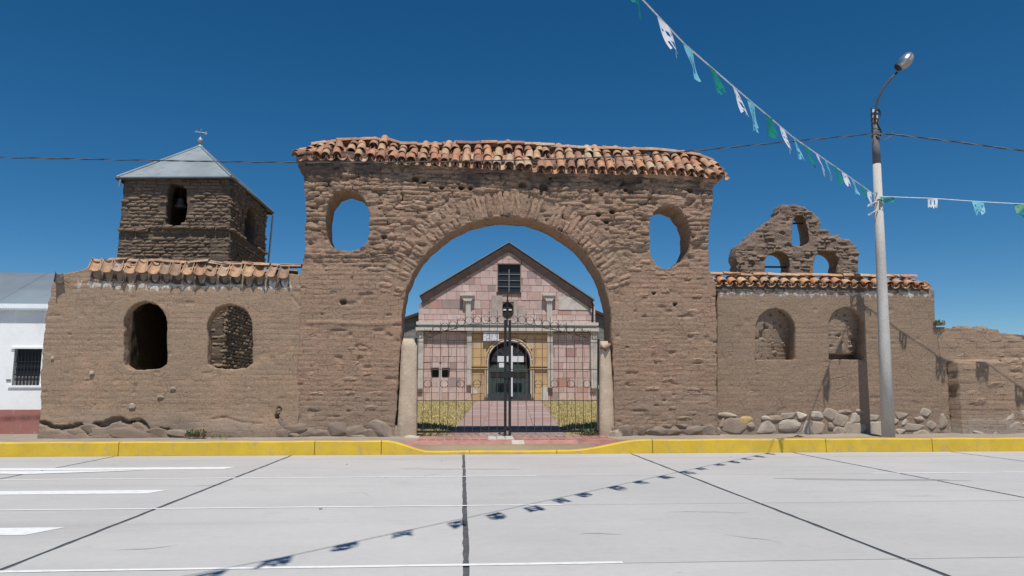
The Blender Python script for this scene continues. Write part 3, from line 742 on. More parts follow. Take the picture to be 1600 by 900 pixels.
# mud core under the coping and the tiles
RX = [462, 480, 530, 600, 622, 700, 780, 850, 900, 950, 1000, 1050, 1100, 1131]
EZ = [243, 243, 243, 246, 249, 253, 257, 262, 263, 264, 264, 266, 270, 275]     # eave line in the photograph
RZ = [240, 233, 223, 221, 230, 229, 228, 231, 234, 236, 238, 241, 249, 264]     # ridge line
YE, YR = 20.27, 21.0
eX = [U(x, y, YE)[0] for x, y in zip(RX, EZ)]; eZ = [U(x, y, YE)[1] for x, y in zip(RX, EZ)]
rX = [U(x, y, YR)[0] for x, y in zip(RX, RZ)]; rZ = [U(x, y, YR)[1] for x, y in zip(RX, RZ)]
def pe(x): return float(np.interp(x, eX, eZ))
def pr(x): return float(np.interp(x, rX, rZ))
def core(name, x0, x1, fe, fr, ye, yr, yb, mat, parent, drop=.10, lo=.35):
    n_ = int((x1-x0)/.07); vs = []
    for k in range(n_+1):
        x = x0+(x1-x0)*k/n_; e = fe(x); q = fr(x); w = .05*float(fbm(np.array(x*5.), np.array(1.), 3)); w2 = .06*float(fbm(np.array(x*6.), np.array(4.), 5))
        vs += [(x, ye+.16+w, e-lo+w2), (x, ye+.10+w2, e-drop+.0), (x, yr, q-drop-.05), (x, 2*yr-ye-.10, e-drop), (x, 2*yr-ye-.12, e-lo)]
    fs = [(5*k+q, 5*k+5+q, 5*k+6+q, 5*k+1+q) for k in range(n_) for q in range(4)]+[(0, 1, 2, 3, 4)[::-1], tuple(5*n_+q for q in range(5))]
    return obj(name, mesh(vs, fs, mat), parent)
core('coping', -4.55, 7.18, pe, pr, YE, YR, 0, M_port, port, .10, .20)
def sheet_at(x, t):   # point on the coping slope, t = 0 eave .. 1 ridge
    return Vector((x, YE+(YR-YE)*t, pe(x)+(pr(x)-pe(x))*t))
x = -4.62; r = random.Random(14); spare = []
while x < 7.30:
    pitch = math.atan2(pr(x)-pe(x), YR-YE); hip = max(0, 1-(x+4.62)/.9)-max(0, 1-(7.3-x)/.9)
    yw = -.55*hip+r.gauss(0, .05)
    for rowi, t in enumerate((-.08, .31, .70)):
        o = r.gauss(0, .018); dz = r.gauss(0, .012)
        p = sheet_at(x, t)
        tile(T_port, (x+.15+o, p.y, p.z-.035+dz), yw+r.gauss(0, .05), pitch-.03, 0, True, (1, 1, 1), port)
        if r.random() < .93: tile(T_port, (x+o, p.y+.01, p.z+.045+dz), yw+r.gauss(0, .07), pitch-.05+r.gauss(0, .03), r.gauss(0, .08), False, (1, 1, 1), port)
    x += .292*r.uniform(.94, 1.06)
x = -4.3
while x < 7.0:   # ridge tiles laid along the wall
    l = r.uniform(.38, .52); p = sheet_at(x, 1.0)
    sl = math.atan2(pr(x+l)-pr(x), l)
    tile(T_port, (x, YR+r.gauss(0, .03), pr(x)+.05+r.gauss(0, .01)), -math.pi/2+r.gauss(0, .08), sl*1+r.gauss(0, .03)+.02, 0, False, (1.05, l/.45, 1), port)
    x += l*.86
V = MB()
for k in range(40):   # back slope, never seen from the street
    x = -4.5+k*.295
    V.add([(x-.14, YR+.06, pr(x)+.0), (x+.15, YR+.06, pr(x)), (x+.15, 2*YR-YE+.15, pe(x)-.02), (x-.14, 2*YR-YE+.15, pe(x)-.02), (x, YR+.06, pr(x)+.08), (x, 2*YR-YE+.15, pe(x)+.06)], [(0, 4, 5, 3), (4, 1, 2, 5), (3, 5, 2), (0, 1, 4)])
V.obj('roof_tiles', M_tile, port, kind='stuff')
for (px, py, w, h) in [(478, 674, 34, 18), (505, 679, 30, 14), (528, 671, 26, 20), (552, 673, 24, 18), (575, 678, 30, 12), (600, 671, 42, 22), (560, 682, 22, 8), (487, 686, 22, 8),
                       (975, 673, 28, 14), (1002, 673, 14, 12), (1024, 674, 32, 12), (1050, 673, 26, 12), (1080, 671, 28, 13), (1108, 672, 28, 14), (1040, 666, 20, 5), (1064, 665, 18, 5), (966, 680, 14, 16), (447, 665, 22, 26)]:
    stone(port, px, py, w, h, .02, lib=ST2)

# ================================================================ LEFT WALL
lw = thing('adobe_wall', 'left flanking adobe wall with two arched window openings and drooping old tiles', 'wall', (-7.4, 20.45, .3))
def archpoly(x0, x1, y0, ys_, y1, Y, n_=10, bot=None):
    """pixel box: sides x0..x1, top y0, spring ys_, bottom y1"""
    P = []; cx = (x0+x1)/2
    for k in range(n_+1):
        q = math.pi*k/n_; P.append((cx+(x1-x0)/2*math.cos(q), ys_-(ys_-y0)*math.sin(q)))
    P += [(x0, y1-8), (x0+10, y1-1), (cx, y1+1), (x1-10, y1-2), (x1, y1-9)] if bot is None else [(x0, y1), (x1, y1)]
    return UL(P, Y)
w1 = archpoly(193, 261, 471, 505, 578, 20.45); w2 = archpoly(324, 395, 475, 510, 577, 20.45)
lout = UL([(62, 720), (64, 610), (68, 530), (76, 470), (83, 442), (96, 429), (118, 424), (138, 416), (165, 414), (300, 424), (470, 428), (468, 560), (466, 720)], 20.45)
def cav(x, z, pts, dep):
    """undercut erosion at the foot: list of (px, py, rx, rz)"""
    h = 0
    for px, py, rx, rz in pts:
        cx, cz = U(px, py, 20.45); m = 20.45/FPX
        q = ((x-cx)/(rx*m))**2+((z-cz+.35*rz*m*((x-cx)/(rx*m))**2)/(rz*m))**2+.35*fbm(x*7, z*9, 66)
        h = h-dep*sstep(1.0, .55, q)
    return h
def h_left(x, z):
    h = .030*fbm(x*.7, z*.8, 12, 3)+.006*fbm(x*4, z*5, 13)+.0035*fbm(x*16, z*20, 16, 2)
    g_, hb = course(x, z, .150, .46, 22); h += -.012*g_+(hb-.5)*.006
    h -= .02*sstep(.82, .94, vn(x*4, z*6, 57))
    for c, w_ in (([(68, 660), (80, 666), (95, 669), (110, 667), (124, 665), (136, 671), (141, 678)], .060), ([(150, 664), (165, 662), (178, 656), (188, 655), (202, 662)], .075), ([(203, 660), (214, 657), (224, 660), (232, 671)], .055), ([(436, 640), (432, 652), (440, 662), (446, 668)], .05), ([(252, 670), (264, 671), (266, 680)], .03)):
        h -= .17*sstep(1.0, .6, segd(UL(c, 20.45), x, z+.03*fbm(x*5, z*2, 4))/w_+.45*fbm(x*9, z*11, 66)+.25*fbm(x*25, z*25, 67))
    for c in ([(440, 640), (434, 655), (448, 672)], [(456, 462), (468, 478)], [(330, 655), (352, 652), (380, 660), (412, 662)], [(213, 600), (208, 615)]): h -= .04*np.clip(1-segd(UL(c, 20.45), x+.02*fbm(x*9, z*9, 4), z)/.03, 0, 1)
    h += .12*sstep(1.0, .2, z-.15)*vn(x*1.5, z*2, 21)-.0*x
    return h
body, sd_left = relief('wall', F0, lout, [w1, w2], h_left, .36, M_left, lw, g=.029, rag=.05, hrag=.022, seed=9, jag=.04)
items = []; r = random.Random(31)
for (u, z, l, h) in brick_rows(-11, -4.3, .8, 4.35, .150, .43, .05, 9):
    if min(sd_left(np.array([u-l/2, u+l/2, u]), np.array([z, z, z]))) < .06 or r.random() > .36: continue
    hb = float(.030*fbm(np.array(u*.7), np.array(z*.8), 12, 3))
    items.append((F0, u, z, -hb-r.uniform(-.004, .012)+.012, l*.98, h*1.0, r.gauss(0, .02), r.randrange(14), .08))
place_bricks('adobe_brick', items, M_left, lw, 280)
def fel(x): return float(np.interp(x, [U(140, 0, 20.2)[0], U(465, 0, 20.2)[0]], [U(140, 424, 20.2)[1], U(465, 433, 20.2)[1]]))
def frl(x): return float(np.interp(x, [U(140, 0, 20.8)[0], U(300, 0, 20.8)[0], U(465, 0, 20.8)[0]], [U(140, 409, 20.8)[1], U(300, 412, 20.8)[1], U(465, 417, 20.8)[1]]))
core('coping', -9.75, -4.55, fel, frl, 20.44, 20.90, 0, M_left, lw, .02, .20)
x = -9.68; r = random.Random(8); k = 0
while x < -4.55:
    p = Vector((x, 20.27, fel(x))); pit = math.atan2(frl(x)-fel(x), .6)
    tile(T_left, (x, p.y+r.gauss(0, .015), p.z+.05+r.gauss(0, .015)), r.gauss(0, .08), .95+r.gauss(0, .08), r.gauss(0, .08), True, (1.22, .82, 1.0), lw)
    if r.random() < .4: tile(T_left, (x+.15, p.y+.16, p.z+.14+r.gauss(0, .02)), r.gauss(0, .1), .8, 0, False, (1.05, .7, .9), lw)
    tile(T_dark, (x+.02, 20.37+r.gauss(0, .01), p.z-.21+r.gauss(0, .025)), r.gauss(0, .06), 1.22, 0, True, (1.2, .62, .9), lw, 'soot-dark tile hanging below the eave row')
    x += .305*r.uniform(.92, 1.08)
x = -9.85
while x < -4.6:
    l = r.uniform(.40, .56); tile(T_left, (x, 20.66+r.gauss(0, .04), frl(x)+.0+r.gauss(0, .012)), -math.pi/2+r.gauss(0, .14), r.gauss(.02, .05), 0, False, (1.5, l/.45, .9), lw)
    x += l*.84
X_, Z_ = U(101, 440, 20.45)
tile(T_dark, (X_-.05, 20.25, Z_-.02), .5, .9, .3, True, (1, .7, 1), lw, 'broken dark tile stuck on the bare wall end')
for (px, py, w, h) in [(82, 684, 22, 14), (113, 678, 30, 12), (158, 681, 30, 12), (205, 676, 56, 22), (245, 676, 34, 14), (283, 676, 34, 12), (318, 676, 30, 14), (357, 677, 40, 12), (400, 678, 40, 14), (437, 680, 34, 16), (462, 668, 28, 16), (457, 680, 20, 8),
                       (140, 670, 26, 14), (70, 681, 12, 16), (380, 684, 18, 6), (176, 686, 14, 6), (300, 686, 18, 5)]:
    stone(lw, px, py, w*.95, h*.9, .06, lib=ST2)
for (px, py, w, h) in [(207, 634, 7, 6), (271, 607, 6, 4), (251, 620, 7, 3), (144, 582, 5, 4), (82, 559, 4, 4)]: stone(lw, px, py, w, h, .04, 'pebble', dep=.06)

# ================================================================ RIGHT WALL
FR = frame(0, 20.80, 0)
rw = thing('adobe_wall', 'right flanking adobe wall with two blind arched niches behind the lamp post', 'wall', (10.1, 20.80, .3))
n1 = archpoly(1180, 1243, 482, 515, 562, 20.80, bot=1); n2 = archpoly(1294, 1350, 480, 512, 562, 20.80, bot=1)
rout = UL([(1121, 720), (1121, 443), (1200, 443), (1300, 444), (1452, 450), (1459, 452), (1461, 500), (1470, 540), (1481, 590), (1486, 720)], 20.80)
def h_right(x, z):
    h = .022*fbm(x*.7, z*.8, 42, 3)+.005*fbm(x*4, z*5, 43)+.0035*fbm(x*16, z*20, 46, 2)
    g_, hb = course(x, z, .150, .46, 52); h += -.009*g_+(hb-.5)*.005
    h -= .016*sstep(.84, .95, vn(x*4, z*6, 58))
    return h
body, sd_right = relief('wall', FR, rout, [n1, n2], h_right, .80, M_right, rw, g=.029, rag=.02, hrag=.02, seed=19, jag=.02)
items = []; r = random.Random(32)
for (u, z, l, h) in brick_rows(6.9, 13.6, 1.1, 4.3, .150, .43, .03, 10):
    if min(sd_right(np.array([u-l/2, u+l/2, u]), np.array([z, z, z]))) < .06 or r.random() > .34: continue
    hb = float(.022*fbm(np.array(u*.7), np.array(z*.8), 42, 3))
    items.append((FR, u, z, -hb-r.uniform(-.003, .009)+.010, l*.98, h*1.0, r.gauss(0, .015), r.randrange(14), .08))
place_bricks('adobe_brick', items, M_right, rw, 200)
# leaning infill of the niches: flush at the top, deep at the sill
_bm2 = {}
for (P, seed, d0, d1, gap) in ((n1, 1, .02, .55, 0), (n2, 2, .02, .50, .16)):
    a = np.array(P); x0, z0 = a.min(0); x1, z1 = a.max(0)
    def hf(x, z, x0=x0, x1=x1, z0=z0, z1=z1, d0=d0, d1=d1, gap=gap, seed=seed):
        t = np.clip((x-x0)/(x1-x0), 0, 1.1)*(.45+.55*np.clip((z1-z)/(z1-z0), 0, 1)); g_, hb = course(x, z, .115, .34, 60+seed, .02)
        hh_ = -(d0+(d1-d0)*t)+.006*fbm(x*4, z*5, 61+seed)-.022*g_+(hb-.5)*.012-.09*sstep(.86, .92, vn(x*9, z*10, seed))
        if gap: hh_ = hh_-.28*sstep(z0+gap+.02, z0+gap-.02, z)
        return hh_
    o, _ = relief('niche_infill', FR, [(x0-.12, z0-.05), (x1+.12, z0-.05), (x1+.12, z1+.12), (x0-.12, z1+.12)], [], hf, .7, M_inf, rw, g=.03, rag=0, seed=70+seed, steps=1)
    r = random.Random(seed)
    for (u, z, l, h) in brick_rows(x0, x1, z0+.05+gap, z1-.05, .115, .33, .01, 60+seed):
        if float(sdf_poly(P, np.array(u), np.array(z))) < .10 or r.random() > .3: continue
        t = (u-x0)/(x1-x0)*(.45+.55*(z1-z)/(z1-z0))
        brick_obj('adobe_brick', M_inf, FR, u, z, d0+(d1-d0)*t+.008+r.uniform(-.004, .008), l*.95, h*.92, r.gauss(0, .02), rw, r.randrange(14), .1)
def fer(x): return float(np.interp(x, [U(1120, 0, 20.55)[0], U(1440, 0, 20.55)[0], U(1462, 0, 20.55)[0]], [U(1120, 441, 20.55)[1], U(1440, 445, 20.55)[1], U(1462, 450, 20.55)[1]]))
def frr(x): return float(np.interp(x, [U(1120, 0, 21.15)[0], U(1440, 0, 21.15)[0], U(1455, 0, 21.15)[0]], [U(1120, 430, 21.15)[1], U(1440, 435, 21.15)[1], U(1455, 440, 21.15)[1]]))
core('coping', 7.05, 13.40, fer, frr, 20.70, 21.24, 0, M_right, rw, .06, .25)
x = 7.05; r = random.Random(18)
while x < 13.42:
    p = Vector((x, 20.70, fer(x))); pit = math.atan2(frr(x)-fer(x), .6); hip = -max(0, 1-(13.42-x)/.6)
    tile(T_right, (x+.15, p.y, p.z-.01), r.gauss(0, .04)-hip*-.5, pit, 0, True, (1.0, 1, 1), rw)
    tile(T_right, (x, p.y+.01, p.z+.03+r.gauss(0, .008)), r.gauss(0, .06)+hip*-.5, pit, r.gauss(0, .06), False, (1.08, 1, .95), rw)
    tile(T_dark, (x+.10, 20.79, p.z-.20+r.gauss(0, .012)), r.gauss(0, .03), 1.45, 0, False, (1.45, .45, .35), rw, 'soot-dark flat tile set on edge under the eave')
    x += .305*r.uniform(.95, 1.05)
x = 7.05
while x < 13.1:
    l = r.uniform(.42, .56); tile(T_right, (x, 21.03+r.gauss(0, .02), frr(x)+.01+r.gauss(0, .006)), -math.pi/2+r.gauss(0, .05), r.gauss(0, .02), 0, False, (1.0, l/.45, .8), rw)
    x += l*.9
for (px, py, w, h, mt) in [(1166, 655, 30, 15, 'o'), (1136, 648, 32, 8, 0), (1148, 665, 38, 20, 0), (1196, 653, 16, 8, 0), (1212, 654, 18, 8, 0), (1195, 666, 30, 18, 0), (1232, 649, 22, 8, 0), (1232, 664, 38, 22, 0), (1173, 667, 12, 12, 0), (1253, 649, 14, 10, 0), (1260, 669, 16, 20, 0), (1277, 649, 16, 10, 0), (1279, 668, 18, 18, 0),
                           (1298, 647, 20, 14, 0), (1313, 656, 22, 16, 0), (1334, 653, 20, 14, 0), (1336, 669, 30, 18, 0), (1313, 673, 20, 10, 0), (1320, 643, 18, 5, 0), (1343, 642, 10, 5, 0), (1371, 669, 20, 22, 0), (1366, 652, 14, 8, 0), (1298, 665, 10, 12, 0),
                           (1409, 648, 18, 11, 0), (1400, 657, 8, 8, 0), (1413, 659, 12, 9, 0), (1428, 667, 30, 10, 'o2'), (1446, 644, 16, 10, 0), (1436, 656, 14, 9, 0), (1455, 664, 14, 10, 0), (1472, 657, 16, 18, 0), (1440, 676, 22, 8, 0), (1408, 673, 14, 8, 0), (1128, 660, 10, 12, 0)]:
    stone(rw, px, py, w, h, .035, Y=20.80, lib=STO if mt == 'o' else None, lab='ochre yellow foundation stone' if mt == 'o' else None)

# ================================================================ LOW WALL
low = thing('adobe_wall', 'low crumbling adobe wall of large blocks at the right edge of the street', 'wall', (17, 20.80, .3))
xl = U(1463, 500, 20.80)[0]
lo = [(13.58, .0), (xl+.02, 2.3), (xl+.0, U(1466, 510, 20.80)[1])]+UL([(1480, 512), (1520, 513), (1560, 514), (1562, 520), (1600, 523)], 20.80)+[(17.5, 3.1), (22, 3.15), (22, 0)]
def h_low(x, z):
    h = .02*fbm(x*.8, z*.9, 82, 3)+.006*fbm(x*4, z*5, 83)+.004*fbm(x*16, z*20, 86, 2)
    g_, hb = course(x, z, .25, .56, 84, .02); h += -.022*g_+(hb-.5)*.02
    st = sstep(13.92, 13.94, x+.03*fbm(x*0, z*2.5, 5))*sstep(2.42, 2.34, z+.05*fbm(x*2, z*0, 6))
    gap = sstep(13.80, 13.83, x)*sstep(13.94, 13.91, x)*sstep(2.36, 2.30, z)
    return h*.8+.24*st-.30*gap
body, sd_low = relief('wall', FR, lo, [], h_low, .6, M_low, low, g=.033, rag=.025, seed=29, jag=.03)
r = random.Random(33); items = []
for (u, z, l, h) in brick_rows(13.7, 20, 2.45, 3.22, .235, .52, .0, 11, .2):
    if min(sd_low(np.array([u-l/2, u+l/2, u]), np.array([z, z, z]))) < .03: continue
    items.append((FR, u, z, -.004-r.uniform(-.012, .012), l*.98, h*.93, r.gauss(0, .008), r.randrange(14), .12))
for (u, z, l, h) in brick_rows(14.2, 20, .9, 2.3, .22, .50, .0, 12, .2):
    if r.random() > .3: continue
    items.append((FR, u, z, -.26-r.uniform(-.01, .012), l*.98, h*.95, r.gauss(0, .012), r.randrange(14), .12))
place_bricks('adobe_brick', items, M_low, low, 200)
for (px, py, w, h) in [(1570, 650, 26, 12), (1592, 648, 22, 14), (1578, 664, 26, 14), (1600, 664, 22, 14), (1520, 676, 20, 6), (1545, 677, 18, 6)]: stone(low, px, py, w, h, .24, Y=20.80)

# ================================================================ BELL TOWER
tw = thing('bell_tower', 'square dark adobe bell tower with pyramid metal sheet roof', 'tower', (-9.1, 26.3, .3))
TY = 24.0; TXL = U(181, 405, TY)[0]; TXR = U(358, 405, TY)[0]; TD = 4.4; TW = TXR-TXL; TZ = 8.25
def tz(y): return U(270, y, TY)[1]
ledge = tz(358)
def h_tow(seed):
    def f(x, z):
        g_, hb = course(x, z, .105, .36, seed, .015)
        return .02*fbm(x, z, seed+1, 3)+.008*fbm(x*5, z*6, seed+2)-.03*np.clip(g_*2, 0, 1)-.04+.06*np.exp(-((z-ledge)/.05)**2)-.035*(z-4)*.35*0
    return f
bx0, bz0 = U(257, 350, TY); bx1, bz1 = U(293, 288, TY); dx0 = U(188, 580, TY)[0]-TXL; dx1 = U(285, 480, TY)[0]-TXL
bel = [(bx0-TXL, bz0+.05), (bx0-TXL+.35, bz0-.08), (bx1-TXL-.1, bz0), (bx1-TXL, bz0+.2), (bx1-TXL, bz1-.15), (bx1-TXL-.15, bz1+.02), (bx0-TXL+.1, bz1+.02), (bx0-TXL, bz1-.3)]
door = [(dx0, .2), (dx1, .2), (dx1, 3.6), (dx1-.4, 4.3), (dx0+.5, 4.4), (dx0, 3.7)]
sideo = [(TD*.38, bz0-.15), (TD*.66, bz0-.15), (TD*.66, bz1-.7), (TD*.60, bz1-.3), (TD*.52, bz1-.15), (TD*.44, bz1-.3), (TD*.38, bz1-.7)]
mid = [(TW*.4, bz0), (TW*.65, bz0), (TW*.65, bz1-.2), (TW*.4, bz1-.2)]
sides = [(frame(TXL, TY, 0), TW, [bel, door]), (frame(TXR, TY, math.pi/2), TD, [sideo]), (frame(TXR, TY+TD, math.pi), TW, [mid]), (frame(TXL, TY+TD, -math.pi/2), TD, [sideo])]
stf = []
for si, (F, w_, hol) in enumerate(sides):
    out = [(-.02, .1), (w_+.02, .1), (w_-.0, 5.4), (w_-.10, TZ+.1), (.10, TZ+.1), (0, 5.4)]
    o, sdt = relief('wall', F, out, hol, h_tow(200+si*9), .60, M_towdark, tw, g=.045 if si < 2 else .09, rag=.03, hrag=.05, seed=40+si, jag=.03, steps=3)
    if si > 1: continue
    items = []; r = random.Random(50+si)
    for (u, z, l, h) in brick_rows(.02, w_-.02, 1.6, TZ, .112, .36, .02, 60+si):
        l2 = l
        if u-l/2 < .0: l2 = (u+l/2)-.0; u = l2/2
        if u+l/2 > w_: l2 = w_-(u-l/2); u = w_-l2/2
        if l2 < .1 or sdt(np.array([u]), np.array([z]))[0] < .05 or sdt(np.array([u-l2*.35, u+l2*.35]), np.array([z, z])).min() < -.02: continue
        led = .11 if abs(z-ledge) < .06 else (-.06 if -.2 < z-ledge < -.07 else 0)
        bat = .012*(TZ-z)
        items.append((F, u, z, -led-r.uniform(-.03, .024)+.0-bat*.3, l2*r.uniform(.88, .985), h*r.uniform(.78, .95), r.gauss(0, .03), r.randrange(14), .14))
    items.sort(key=lambda t: -t[2])
    if si == 0: place_bricks('adobe_brick', items, M_tow, tw, 270)
    else: stf = items
brick_join('adobe_bricks', stf, M_tow, tw)
# roof
ap = U(315, 229, TY+TD/2); ev = .42
c4 = []
xa, za = U(182, 277, TY-.16); xb, zb = U(361, 276, TY-.16); EZR = (za+zb)/2
xcR = U(427, 311, TY+TD+.2)[0]
A = [(xa, TY-.16, za), (xb, TY-.16, zb), (xcR+.0, TY+TD+.25, zb-.02), (xa-.05, TY+TD+.25, za-.02)]
apx = (ap[0]-.05, TY+TD/2, ap[1])
th = .05
for i in range(4):
    p, q = Vector(A[i]), Vector(A[(i+1) % 4]); a_ = Vector(apx)
    b = MB(); nseg = 5
    # each slope is lapped from sheets: an object per sheet
    for k in range(2):
        t0, t1 = (0, .52) if k == 0 else (.50, 1)
        def at(s_, t): return p.lerp(q, s_).lerp(a_, t)
        lift = Vector((0, 0, .012*k))
        vs = [at(0, t0)+lift, at(1, t0)+lift, at(1, t1)+lift, at(0, t1)+lift]
        vs = vs+[v-Vector((0, 0, .035)) for v in vs]
        obj('roof_sheet', mesh(vs, [(0, 1, 2, 3), (0, 4, 5, 1), (1, 5, 6, 2), (2, 6, 7, 3), (3, 7, 4, 0), (7, 6, 5, 4)], M_zinc), tw)
    MB().tube([p+Vector((0, 0, .02)), a_+Vector((0, 0, .03))], .035, 6).obj('ridge_cap', M_zinc, tw)
    MB().tube([p-Vector((0, 0, .03)), q-Vector((0, 0, .03))], .045, 6).obj('gutter', M_doorlow, tw)
MB().lathe(apx, [(.09, -.10), (.09, .03), (.045, .06), (.045, .13), (.11, .17), (.08, .26), (.015, .36), (.0, .37)], 10).obj('finial', M_zinc, tw, True)
zt_ = apx[2]+.33
wv = MB().tube([(apx[0], apx[1], zt_), (apx[0], apx[1], zt_+.42)], .014, 6)
wv.tube([(apx[0]-.28, apx[1], zt_+.26), (apx[0]+.28, apx[1]+.1, zt_+.22)], .014, 6).tube([(apx[0]+.05, apx[1]-.2, zt_+.17), (apx[0]-.05, apx[1]+.2, zt_+.17)], .012, 6)
wv.prism([(apx[0]+.12, zt_+.20), (apx[0]+.26, zt_+.32), (apx[0]+.24, zt_+.22), (apx[0]+.28, zt_+.12)], apx[1]+.03, apx[1]+.045).prism([(apx[0]-.30, zt_+.26), (apx[0]-.18, zt_+.33), (apx[0]-.20, zt_+.2)], apx[1]-.01, apx[1]+.005)
wv.v = [(apx[0]+(x_-apx[0])*.72, apx[1]+(y_-apx[1])*.72, zt_+(z_-zt_)*.8) for x_, y_, z_ in wv.v]
wv.obj('weather_vane', M_zinc, tw)
pc = Vector(A[2]); MB().tube([pc+Vector((-.45, -.05, -.06)), pc+Vector((-.02, 0, -.1)), pc+Vector((0, 0, -.2)), pc+Vector((-.10, 0, -2.1)), pc+Vector((-.22, 0, -5.5)), (pc.x-.25, pc.y, .4)], .04, 8).obj('downpipe', M_alu, tw)
MB().tube([(xa+.12, TY-.15, za-.05), (xa+.10, TY-.15, za-.28)], .035, 6).obj('gutter_end', M_alu, tw)
MB().box(TXL+.3, TXR-.3, TY+.3, TY+TD-.3, 5.55, 5.65).obj('floor', M_towdark, tw)
MB().box(TXL+.15, TXR-.15, TY+.15, TY+TD-.15, TZ+.06, TZ+.14).obj('ceiling', M_dark, tw)
bc = U(282, 318, TY+.75)
bl = thing('bell', 'small grey bronze bell hanging in the tower opening', 'bell', (bc[0], TY+.75, bc[1]))
MB().lathe((bc[0], TY+.75, bc[1]-.12), [(.19, 0), (.175, .03), (.13, .10), (.11, .22), (.08, .28), (.03, .31)], 14).obj('bell_body', M_bronze, bl, True)
MB().tube([(bc[0], TY+.75, bc[1]-.2), (bc[0], TY+.75, bc[1]+.15)], [.03, .01], 6).obj('clapper', M_iron, bl)
MB().tube([(bc[0], TY+.75, bc[1]+.18), (bc[0], TY+.75, bc[1]+.55)], .015, 6).tube([(bc[0]-.9, TY+.75, bc[1]+.56), (bc[0]+.5, TY+.75, bc[1]+.56)], .05, 6).obj('hanging_beam', M_verge, bl)

# ================================================================ BELL GABLE
GY = 26.0; FG = frame(0, GY, 0)
bg_ = thing('bell_gable', 'stepped ruined adobe bell gable with three arched openings above the right wall', 'belfry', (11.9, GY, .3))
gout = UL([(1149, 720), (1150, 425), (1150, 392), (1156, 382), (1170, 373), (1186, 358), (1200, 348), (1216, 334), (1221, 322), (1240, 320), (1256, 321), (1266, 331), (1280, 342), (1284, 357), (1300, 364), (1312, 371), (1326, 375), (1340, 386), (1341, 425), (1343, 720)], GY)
g1 = UL([(1236, 383), (1238, 345), (1244, 337), (1252, 336), (1259, 343), (1263, 360), (1264, 380), (1250, 386)], GY)
g2 = archpoly(1195, 1234, 394, 412, 450, GY, bot=1); g3 = archpoly(1271, 1310, 392, 412, 450, GY, bot=1)
def h_gab(x, z):
    g_, hb = course(x, z, .12, .34, 92, .03)
    return .05*fbm(x*1.2, z*1.2, 91, 3)+.02*fbm(x*6, z*8, 93)-.035*g_+(hb-.5)*.04-.06*sstep(.76, .88, vn(x*6, z*8, 95))
body, sdg = relief('wall', FG, gout, [g1, g2, g3], h_gab, .75, M_gab, bg_, g=.035, rag=.12, hrag=.04, rs=4.5, seed=59, jag=.04)
items = []; r = random.Random(34)
for (u, z, l, h) in brick_rows(9.6, 14.4, 5.2, 8.3, .12, .32, .04, 13):
    if min(sdg(np.array([u-l/2, u+l/2, u]), np.array([z, z, z]))) < .0 or r.random() > .62: continue
    items.append((FG, u, z, -.02-r.uniform(-.03, .04), l*.92, h*.9, r.gauss(0, .07), r.randrange(14), .14))
place_bricks('adobe_brick', items, M_gab, bg_, 290)
for (x0, x1, y) in ((1236, 1266, 349), (1194, 1236, 417)):
    a = U(x0-1, y, GY+.3); b = U(x1+1, y, GY+.3); MB().tube([(a[0], GY+.3, a[1]), (b[0], GY+.3, a[1])], .035, 6).obj('beam', M_verge, bg_)

# ================================================================ CHURCH
CY = 48.0
def CP(px, py): return U(px, py, CY)
ch = thing('church', 'church with pink stone gable front, ochre door surround and dark brown roof verge', 'church', (2.9, CY, .8))
gl = [CP(663, 628), CP(663, 470), CP(795, 392), CP(922, 472), CP(922, 628)]
def cut(pts, h): return pts
# nave body and roof behind the front
def q_(px, py): return CP(px, py)
bodyp = [CP(662, 640), CP(662, 468), CP(795, 390), CP(923, 470), CP(923, 640)]
wX0, wZ0 = CP(778, 457); wX1, wZ1 = CP(813, 413)
d0x, _ = CP(763, 600); d1x, _ = CP(828, 600); dzs = CP(795, 566)[1]; dr = (d1x-d0x)/2; dcx = (d0x+d1x)/2
nX, nZ = CP(793, 485)
darch = [(dcx+dr*math.cos(math.pi*k/16), dzs+dr*math.sin(math.pi*k/16)) for k in range(17)]+[(d0x, .3), (d1x, .3)]
hexa = [(nX+.42*math.cos(math.radians(q)), nZ+.62*math.sin(math.radians(q))) for q in (90, 150, 210, 270, 330, 30)]
swin = [[(a, b) for a, b in (CP(674, 590), CP(674, 578), CP(686, 578), CP(686, 590))], [(a, b) for a, b in (CP(690, 590), CP(690, 578), CP(702, 578), CP(702, 590))]]
FCh = frame(0, CY, 0)
relief('wall', FCh, [(a, b) if b > 1.5 else (a, .4) for a, b in bodyp], [darch, hexa, [(wX0, wZ0), (wX1, wZ0), (wX1, wZ1), (wX0, wZ1)]]+swin, lambda x, z: x*0, .5, M_grout, ch, g=.12, rag=0, hrag=0, jag=0, steps=1)
MB().prism([(CP(663, 0)[0]+.2, .3), (CP(663, 0)[0]+.2, 6.9), (CP(795, 0)[0], 10.0), (CP(922, 0)[0]-.2, 6.9), (CP(922, 0)[0]-.2, .3)], CY+1.2, CY+32).obj('nave', M_dark, ch)
